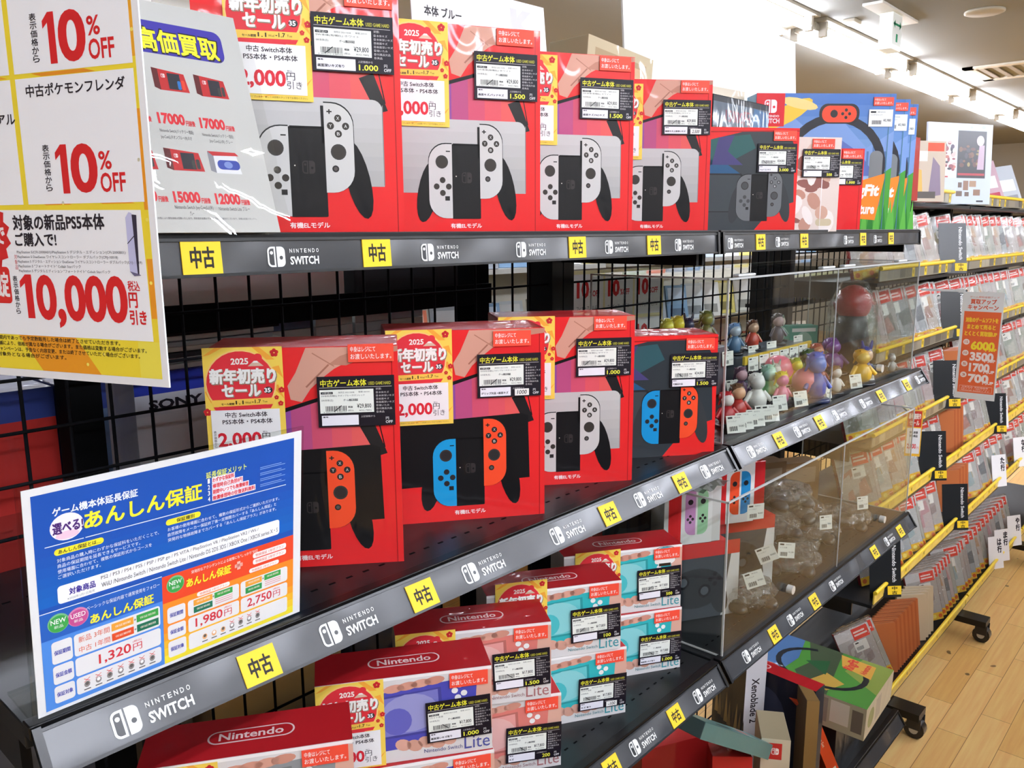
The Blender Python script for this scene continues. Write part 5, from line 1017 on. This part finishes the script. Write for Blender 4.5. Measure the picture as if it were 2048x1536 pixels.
# ================================================================ game racks with yellow rails
ROWS = [(.187, 1.22), (-.163, 1.21), (-.517, 1.20), (-.892, 1.19), (-1.24, 1.17), (-1.614, 1.13), (-2.10, 1.06)]
YEL = 'f2cf2ag'
def rack(label, x0, x1):
    t = thing('game_rack', label, 'shelving', P(x0, 1.7, ZF)); inv = Matrix.Translation(-P(x0, 1.7, ZF))
    def bl(b, n, p=None):
        o = b.build(n, p or t)
        if p is None: o.matrix_local = inv
        return o
    for xx in (x0, x1 - .06): bl(ub(MB(), xx, xx + .06, 1.72, 1.80, ZF + .06, .16, '101114m'), 'upright')
    b = MB(); n = int((x1 - x0 - .1) / .075)
    for i in range(n): b.rod(P(x0 + .08 + i * .075, 1.70, ZF + .12), P(x0 + .08 + i * .075, 1.70, .12), .002, BLK, 5)
    for i in range(24): b.rod(P(x0 + .05, 1.694, .08 - i * .095), P(x1 - .05, 1.694, .08 - i * .095), .002, BLK, 5)
    bl(b, 'mesh_panel')
    for k, (z, y) in enumerate(ROWS):
        b = MB(); zz = z - .078
        b.box(tuple(P(x0 + .004, y + .01, zz)), tuple(P(x1 - .004, 1.68, zz + .015)), '1a1c1fm')
        s = bl(b, 'shelf_board')
        for xx in (x0 + .006, x1 - .02): bl(ub(MB(), xx, xx + .012, y + .1, 1.7, zz - .06, zz, '0e0f11m'), 'bracket', s)
        b = MB(); b.rod(P(x0 + .004, y, z), P(x1 - .008, y, z), .0058, YEL, 8)
        wood = k >= 4
        ub(b, x0 + .004, x1 - .008, y + .002, y + .008, z - .055, z - .004, 'e2c352g' if wood else '8d8878g')
        a = Art(K, 'g'); rn = random.Random(k * 7 + int(x0 * 10)); L = x1 - x0 - .02
        x = .03
        while x < L - .1:
            w = rn.uniform(.05, .1)
            if not wood: a.rect(x, .004, x + w, .046, rn.choice(('7c776c', '8e8674', 'aaa28c', '6f695e', '5c5850')), 1)
            else: a.rect(x, .012, x + w * .6, .040, rn.choice(('dabb50', 'e8ca60', 'd4b044')), 1)
            x += w + .01
            if rn.random() < (.22 if wood else .4): a.rect(x, .002, x + .035, .048, 'f0cc30', 1).tx('中古', x + .008, .015, x + .027, .035, '2a2618', 2, .018); x += .045
        b.art(a, Matrix.Translation(P(x0 + .01, y + .0015, z - .054)) @ Matrix(((1, 0, 0, 0), (0, 0, -1, 0), (0, 1, 0, 0), (0, 0, 0, 1))))
        bl(b, 'yellow_rail')
    for xx in ([x0 + .12] if x0 == X0 else []) + [x1 - .10]:
        b = MB(); b.box(tuple(P(xx - .05, .92, ZF + .10)), tuple(P(xx + .05, 1.68, ZF + .135)), '121315m'); f = bl(b, 'foot_beam')
        for yy in (.945, 1.6):
            c = MB().rod(P(xx - .025, yy, ZF + .045), P(xx + .025, yy, ZF + .045), .0265, '18181ag', 16).rod(P(xx - .03, yy, ZF + .045), P(xx + .03, yy, ZF + .045), .012, 'b8b8b4m', 10)
            c.box(tuple(P(xx - .034, yy - .03, ZF + .05)), tuple(P(xx - .028, yy + .03, ZF + .105)), '2a2a2cm').box(tuple(P(xx + .028, yy - .03, ZF + .05)), tuple(P(xx + .034, yy + .03, ZF + .105)), '2a2a2cm'); bl(c, 'caster', f)
    return t
X0 = 3.68
XB = (X0, 5.11, 6.56, 8.0)
for i in range(3): rack(('game rack with yellow rails next to the acrylic cases', 'middle game rack with yellow rails, second from the acrylic cases', 'farthest game rack with yellow rails')[i], XB[i], XB[i + 1] - .006)
# cases: red spined and clear spined, some cover colourings; case = shell + cover print
cw, chh, ct = .175, .283, .026
def case_mesh(name, spine, cov, k):
    rn = random.Random(k)
    a = Art(K, 'w'); a.rect(0, 0, cw, chh, cov[0], 1)
    for i in range(7):
        x, y = rn.uniform(.0, cw - .06), rn.uniform(.045, .15); q = rn.uniform(.03, .07)
        a.poly([(x, y), (x + q, y + rn.uniform(-.01, .02)), (min(cw, x + q * rn.uniform(.7, 1.2)), y + q * 1.3), (x + q * .2, y + q)], mixh(cov[1 + i % (len(cov) - 1)], cov[0], .35), 1.5 + .05 * i)
    a.rect(0, chh - .05, cw, chh, mixh(cov[0], 'e8e4e0', .6), 2.2).rect(cw * .48, chh - .062, cw * .95, chh - .006, 'e0483a', 3).rect(cw * .52, chh - .03, cw * .85, chh - .022, 'f8d8d0', 4).rect(cw * .52, chh - .045, cw * .9, chh - .037, 'f8d8d0', 4)
    a.rect(cw * .42, chh - .12, cw * .80, chh - .068, 'eceae2', 3).rect(cw * .46, chh - .08, cw * .56, chh - .074, '222222', 4)
    for i in range(7): a.rect(cw * .46 + i * .005, chh - .112, cw * .46 + .0025 + i * .005, chh - .095, '333333', 4)
    a.rect(0, 0, cw, .040, 'eab93a', 3)
    for i in range(5): a.ell(.02 + i * .035, .02, .012, .012, ('d8652a', 'f4dc6a')[i % 2], 3.5, 8)
    W, H, D = cw * K, chh * K, ct * K
    b = MB().box((-W / 2, -D / 2, 0), (W / 2, D / 2, H), spine + 'w', None, .001).box((-W / 2 + .002, -D / 2 + .001, H - .001), (W / 2 - .002, D / 2 - .001, H + .0002), 'c8c4c0w').art(a, front(W, D))
    return b
COV = [tuple(mixh(c, '000000', .14) for c in cv) for cv in (('d2cac4', 'b8a8a0', 'e4dcd4', 'a08c88'), ('c8c2bc', 'cc7a68', 'e4d8cc', '8a7c74'), ('dcd2c8', 'd8a878', 'ece2d4', 'b88a7a'), ('c0c4c6', '98a4ac', 'e0e2e2', '6e7478'), ('dccac6', 'd89a9c', 'f4e4e0', 'b0888a'), ('c8c8bc', 'a8b4a0', 'e4e4d4', '8a8878'), ('dadcd8', 'a8c4c8', 'f0f2ee', 'c8b47a'))]
PROTO = []
for k, cv in enumerate(COV):
    t = bpy.data.objects.new('game_case', None); COL.objects.link(t); t['category'] = 'game case'
    case_mesh('case', ('b3202a', 'a81f26', 'b8262c', 'b3202a', '9c2026', 'a81f26', 'b3202a')[k], cv, k).build('case_shell', t)
    v = MB(); W, H, D = cw * K, chh * K, ct * K
    v.box((-W / 2 - .0012, -D / 2 - .0012, -.0002), (W / 2 + .0012, D / 2 + .0012, H + .004), FILM)
    v.build('clear_sleeve', t)
    PROTO.append([t, False])
OC = []
for k, (c, w) in enumerate((('b5683c', .15), ('a85c34', .15), ('c8b494', .16))):
    t = bpy.data.objects.new('slim_case', None); COL.objects.link(t); t['category'] = 'game case'
    W, H, D = w * K, .25 * K, .02 * K
    MB().box((-W / 2, -D / 2, 0), (W / 2, D / 2, H), c + 'w', None, .001).box((-W / 2 - .0002, -D / 2 + .002, .01), (-W / 2, D / 2 - .002, H - .01), mixh(c, 'f0e0c8', .3) + 'w').build('case_shell', t)
    OC.append([t, False])
def put(lst, k, X, label, group):
    t, used = lst[k]
    if not used: t.matrix_world = X; t['label'] = label; t['group'] = group; lst[k][1] = True; return t
    return clone(t, X, label, group)
ord_ = ('topmost', 'second', 'third', 'fourth', 'fifth', 'sixth', 'lowest')
def divider(x, y, z, yaw, label, white=None):
    t = thing('divider_card', label, 'divider', X=pose(x, y, z, yaw, 10))
    if white:
        a = Art(K).rect(0, 0, .12, .21, 'ecebea', 1).vtx(white, .075, .1, .108, .195, '22202a', 2, .03)
        sheet(a, .12, .21, 'card', t, None, 'ecebeap', .0015)
    else:
        a = Art(K, 'g').rect(0, 0, .15, .262, '202224', 1).tx('Nintendo Switch', .108, .07, .128, .24, 'e8e8e6', 2, .02, 2, 0, -1)
        sheet(a, .15, .262, 'card', t, None, '202224g', .0015)
        b = MB().box((.085 * K, -.0012, .012 * K), (.15 * K, -.0004, .052 * K), 'f2cc2cp')
        b.art(Art(K).tx('中', .105, .034, .13, .05, '222018', 1, .018).tx('古', .105, .014, .13, .03, '222018', 1, .018), Matrix(((1, 0, 0, 0), (0, 0, -1, -.0014), (0, 1, 0, 0), (0, 0, 0, 1)))).build('yellow_tag', t)
    return t
for r in range(1, 6):
    z, y = ROWS[r]; zb = z - .062; rn = random.Random(100 + r); x = X0 + .10; n = 0; bayi = 0
    nd = {1: (4.72,), 2: (4.85,), 3: (4.62,), 4: (4.55, 5.9), 5: (3.74, 4.82)}[r]; nd = list(nd)
    while x < 7.9:
        if nd and x > nd[0]:
            q = nd.pop(0)
            divider(x - .02, y + .045, zb, 44, 'black divider card with white lettering, %s rail, %s game rack' % (ord_[r], 'near end of the near' if q < 4 else 'near' if q < 5.1 else 'middle' if q < 6.5 else 'far')); x += .15; continue
        rack_i = 0 if x < 5.1 else 1 if x < 6.55 else 2
        brown = (r >= 4 and 5.05 < x < 5.5) or (r == 5 and 4.95 < x < 5.3) or (r == 3 and 5.2 < x < 5.6)
        if abs(x - 5.11) < .1 or abs(x - 6.56) < .1: x += .1; continue
        yaw = rn.uniform(31, 38)
        if brown:
            for q in range(7):
                put(OC, q % 2, pose(x, y + .12, zb, 40, 8), 'orange brown slim case on the %s rail of the game racks' % ord_[r], 'slim orange cases, %s rail' % ord_[r]); x += .034
            x += .06; continue
        t = pose(x, y + .075, zb + .018, yaw, rn.uniform(8, 12), rn.uniform(-15, -9))
        put(PROTO, rn.randrange(7), t, 'used game case in a clear sleeve on the %s rail of the %s game rack' % (ord_[r], ('near', 'middle', 'far')[rack_i]), 'game cases, %s rail of the %s rack' % (ord_[r], ('near', 'middle', 'far')[rack_i]))
        n += 1; x += rn.choice((.155, .17, .16, .046, .042, .044, .15))
    print('row', r, n)
# index cards
for i, (px, py, r, w) in enumerate(((2020, 1040, 6, 'や行'), (1994, 1075, 6, 'ま行'), (1975, 1150, 6, 'は行'), (1985, 955, 5, 'た行'), (2030, 900, 5, 'な行'), (1988, 845, 4, 'か行'))):
    z, y = ROWS[r]; x, _, _ = gy(px, py, y + .03); divider(min(x, 7.8), y + .022, z - .055, 30, 'white index card marked with kana %s on the %s rail' % (('ya', 'ma', 'ha', 'ta', 'na', 'ka')[i], ord_[r]), w)
# bottom tray: cases, orange stack and clear boxes
z, y = ROWS[6]; zb = z - .062
for i in range(2): put(PROTO, (0, 5)[i], pose(3.84 + i * .055, y + .10, zb + .03, 46, 12, -22), 'used game case leaning at the near end of the bottom tray', 'two cases leaning at the near end of the bottom tray')
for i in range(13): put(OC, i % 2, pose(4.02 + i * .03, y + .11, zb, 44, 9, -3), 'orange slim case in the close row on the bottom tray', 'orange slim cases on the bottom tray')
for i in range(4): put(OC, 2, pose(4.46 + i * .045, y + .11, zb, 44, 9), 'cream clear slim case beside the orange row on the bottom tray', 'cream slim cases on the bottom tray')
for i in range(9): put(PROTO, i % 7, pose(4.72 + i * .062 + (.1 if i > 5 else 0), y + .10, zb + .018, 44, 10, -11), 'used game case on the bottom tray under the index cards', 'game cases on the bottom tray')
for i in range(12): put(PROTO, (i * 3) % 7, pose(5.34 + i * .1, y + .10, zb + .018, 44, 10, -11), 'used game case farther along the bottom tray', 'game cases farther along the bottom tray')
# black spines seen through the mesh behind the upper rails
for r, zz in ((0, .0), (1, -.34)):
    for i in range(40):
        x = X0 + .25 + i * .026; c = ('c8c8c0', '2a2c2e', 'dcd8cc', '8a8c84', '36403c', 'b8b0a0', 'd8d848', '1c1e20')[(i * 5 + i // 3 + r) % 8]
        tag(ub(MB(), x, x + .022, 1.76, 1.9, zz - .02, zz + .10, c + 'g').build('disc_case'), 'thin disc case standing behind the mesh under the %s rail' % ord_[r], 'disc case', 'disc cases behind the mesh, %s rail' % ord_[r])
    tag(ub(MB(), X0 + .2, 5.0, 1.74, 1.92, zz - .04, zz - .022, '101113m').build('rear_ledge'), 'black ledge under the disc cases behind the mesh, %s rail' % ord_[r], 'shelf')
# hanging orange campaign sign
a = Art(K); W, H = .170, .505
a.rect(0, 0, W, H, 'dedfda', 1).rect(.012, .03, W - .006, .415, 'e2673a', 2)
a.tx('ゲーム買取金額アップ', .03, .478, W - .02, .487, 'd86a4a', 3).tx('買取アップ', .035, .45, W - .03, .473, 'd85a34', 3, .018).tx('キャンペーン', .025, .423, W - .02, .446, 'd85a34', 3, .018)
for i, q in enumerate(('対象のゲームソフトを', 'まとめて売ると', 'とくとく買取額UP')): a.tx(q, .022 + .008 * (i % 2), .365 - i * .032, W - .016 - .008 * (i % 2), .387 - i * .032, 'f4c63a', 3, .03)
for i, (q, c) in enumerate((('6000', 'f6dc3a'), ('3500', 'f4e6dc'), ('1700', 'f4e6dc'), ('700', 'f4e6dc'))):
    yy = .235 - i * .052; a.tx(q, .052, yy, W - .02 - (.012 if i > 1 else 0), yy + .042, c, 3, .05, 3).tx('円UP', W - .055, yy - .004, W - .012, yy + .012, c, 4, .03).ell(.032, yy + .036, .0135, .0135, 'eeddd0', 3).tx(('15', '10', '5', '3')[i], .025, yy + .03, .039, yy + .042, 'c86a4a', 4, .02)
a.rect(.02, .062, W - .014, .0635, 'f0c8b4', 3)
a.line(.02, .062, .02, .036, .001, 'f0c8b4', 3).line(W - .014, .062, W - .014, .036, .001, 'f0c8b4', 3).rect(.02, .036, W - .014, .0372, 'f0c8b4', 3)
a.tx('対象商品: 買取価格帯', .03, .054, W - .03, .060, 'f6e2d6', 3).tx('PS5ソフト・PS4ソフト・', .028, .046, W - .024, .052, 'f6e2d6', 3).tx('Nintendo Switchソフト', .028, .039, W - .024, .045, 'f6e2d6', 3)
t = thing('campaign_sign', 'narrow orange hanging buying campaign sign with 6000 and 3500 on it', 'sign', X=Matrix.Translation(P(4.30, 1.032, -.792)) @ Matrix.Rotation(math.radians(-86), 4, 'Z'))
sheet(a, W, H, 'printed_sheet', t, None, 'dedfdap', .002)
MB().box((-.012, -.001, .30), (.004, .004, .31), 'd8dcdag').box((-.11, .0, .302), (-.01, .003, .308), 'd8dcdag').build('holder_arm', t)
# small sale tag
a = Art(K).rect(0, 0, .062, .205, 'f2b93a', 1).rect(.004, .012, .058, .125, 'f2f0ec', 2).rect(.004, .13, .058, .2, 'cc3a2c', 2).tx('新年初売り', .008, .165, .054, .19, 'f6ead8', 3, .018).tx('セール', .012, .138, .05, .158, 'f6ead8', 3, .018).tx('中古本体', .015, .1, .047, .112, '2a2a2a', 3, .018).tx('対象商品', .015, .085, .047, .096, '2a2a2a', 3, .018).tx('2,000', .008, .03, .044, .056, 'd03030', 4, .03).tx('円', .046, .032, .055, .043, 'd03030', 4)
t = thing('sale_tag', 'narrow red and white 2,000 sale tag hanging from a yellow rail end', 'tag', X=Matrix.Translation(P(3.71, 1.064, -.965)) @ Matrix.Rotation(math.radians(-62), 4, 'Z'))
sheet(a, .062, .205, 'printed_sheet', t, None, 'f2f0ecp', .001)
MB().box((.0, .001, .19 * K), (.01, .07, .2 * K), 'e0d8b0g').build('hook', t)

# ---- things on top of the game racks
zt = ROWS[0][0] - .062; yt = 1.29
for i, (c, lab) in enumerate((('2a2c34', 'dark spined thick game case on the rack top beside the exercise boxes'), ('a83030', 'red spined thick game case on the rack top, second in its row'), ('b03434', 'red spined thick game case on the rack top, third in its row'), ('a02c2c', 'red spined thick game case on the rack top, fourth in its row'))):
    carton(corner(3.84 + i * .042, 1.17, zt, .16, .035, 44, 3), lab, .16, .27, .035, Art(K, 'w').rect(0, 0, .16, .27, 'a8382e', 1), 'a83030', c, name='game_case', cat='game case')
a = Art(K, 'w').rect(0, 0, .19, .27, 'c8b8a4', 1).rect(.09, .225, .18, .262, 'e8543a', 3).rect(.01, .18, .09, .225, 'e8e4da', 3).poly([(.02, .02), (.07, .02), (.06, .14), (.03, .15)], 'd8b060', 2).poly([(.1, .02), (.17, .03), (.16, .16), (.12, .2)], '8a7a8c', 2.2).rect(.04, .015, .14, .045, '5a5450', 3)
carton(corner(4.22, 1.13, zt, .19, .04, 32, 3), 'game box with a pale mottled cover on the rack top, before the pictured sheet', .19, .27, .04, a, 'c8c0b4', 'b03030', name='game_box', cat='game box')
a = Art(K, 'g')
a.rect(0, 0, .37, .46, 'c4cdd8', 1).rect(.03, .15, .165, .38, 'dad6d4', 2).rect(.17, .15, .335, .42, '25242c', 2)
rn = random.Random(9)
for i in range(26): a.ell(rn.uniform(.09, .155), rn.uniform(.19, .36), rn.uniform(.006, .016), rn.uniform(.006, .016), rn.choice(('8a4a50', '4a3a54', 'c8a8a4', '2c2834', 'b06a60')), 3 + i * .02, 9)
for i in range(22): a.ell(rn.uniform(.185, .31), rn.uniform(.22, .34), rn.uniform(.006, .02), rn.uniform(.006, .018), rn.choice(('6a4a38', '8a7a4c', '3c3a40', '5a3a34')), 3 + i * .02, 9)
a.ell(.3, .365, .022, .03, 'd8c4cc', 4).poly([(.285, .2), (.325, .2), (.325, .34), (.295, .34)], 'b8a0b0', 3.8).rect(.175, .165, .33, .178, 'a83440', 4).rect(.035, .152, .12, .16, 'b84a4c', 4).tx('Grandia', .045, .325, .1, .345, '5a4a40', 4)
for x, yy, w, h in ((.18, .095, .022, .03), (.21, .08, .03, .055), (.245, .1, .04, .035), (.17, .045, .035, .03), (.22, .045, .025, .025), (.27, .05, .04, .035)): a.rect(x, yy, x + w, yy + h, rn.choice(('6a5850', '3c3838', 'a08068', '8a6a58')), 3)
a.ell(.245, .44, .008, .008, 'aab2bc', 3).ell(.315, .443, .012, .01, 'a4acb8', 3).rect(.29, .012, .33, .022, '3a3a3e', 3)
a.items = [([(x, y * .731) for x, y in v], f, z, h) for v, f, z, h in a.items]
t = thing('pictured_sheet', 'large pale grey sleeved sheet with two dark game pictures on the rack top', 'sheet', X=pose(4.54, 1.30, zt + .003, 27, 3))
sheet(Art(K, 'g').sub(a, 0, 0, .44 / .37), .44, .40, 'printed_sheet', t, None, 'c4cdd8g', .006)
for i, (x, c, lab) in enumerate(((5.15, 'c4ccd2', 'white sleeved game box sloping on the far rack top'), (5.5, '9cb4c0', 'pale blue sleeved game box sloping on the far rack top'), (5.9, 'c0a0a8', 'pink and white sleeved game box on the far rack top'), (6.4, 'b8bcc0', 'white game box near the end of the rack tops'))):
    a = Art(K, 'w').rect(0, 0, .24, .3, c, 1).poly([(.02, .02), (.22, .02), (.22, .09), (.02, .08)], ('3a3c9a', '6a9ab0', 'b04a5a', '8a8a90')[i], 2).rect(.02, .2, .1, .28, 'e05a48', 2).rect(.11, .12, .22, .2, 'f2f0ea', 2)
    carton(pose(x, yt + .04, zt, 44, 22, -8), lab, .24, .3, .05, a, 'c8caca', c, name='game_box', cat='game box')
a = Art(K).rect(0, 0, .5, .3, 'f8f7f2', 1)
tag(sheet(a, .6, .3, 'blank_placard', None, pose(5.2, 1.64, .20, 2, 4), 'f8f7f2p', .004), 'small blank white placard on the rack tops behind the pictured sheet', 'placard')
for i, x in enumerate((5.6, 6.1, 6.7)): tag(MB().ball((0, 0, .05), .09, 'f2f0eap', None, 1.4, 1, .55, 16).build('packaged_plush', None, pose(x, 1.5, zt + .012, 20)), ('white rounded plush package on the far rack top, nearest', 'white rounded plush package on the far rack top, second', 'white rounded plush package on the far rack top, farthest')[i], 'package')
t = thing('camera_clip', 'black clip fitting on a pale bracket above the far rack top', 'clip', P(5.35, 1.58, .27))
MB().box((-.02, -.01, -.02), (.035, .012, .018), '1c1c1eg', None, .002).rod((.03, 0, .0), (.07, 0, .035), .006, '1c1c1eg', 8).build('clip_body', t)
MB().box((-.03, -.012, -.13), (.02, .012, -.02), 'd0c8b4p', None, .002).build('bracket', t)
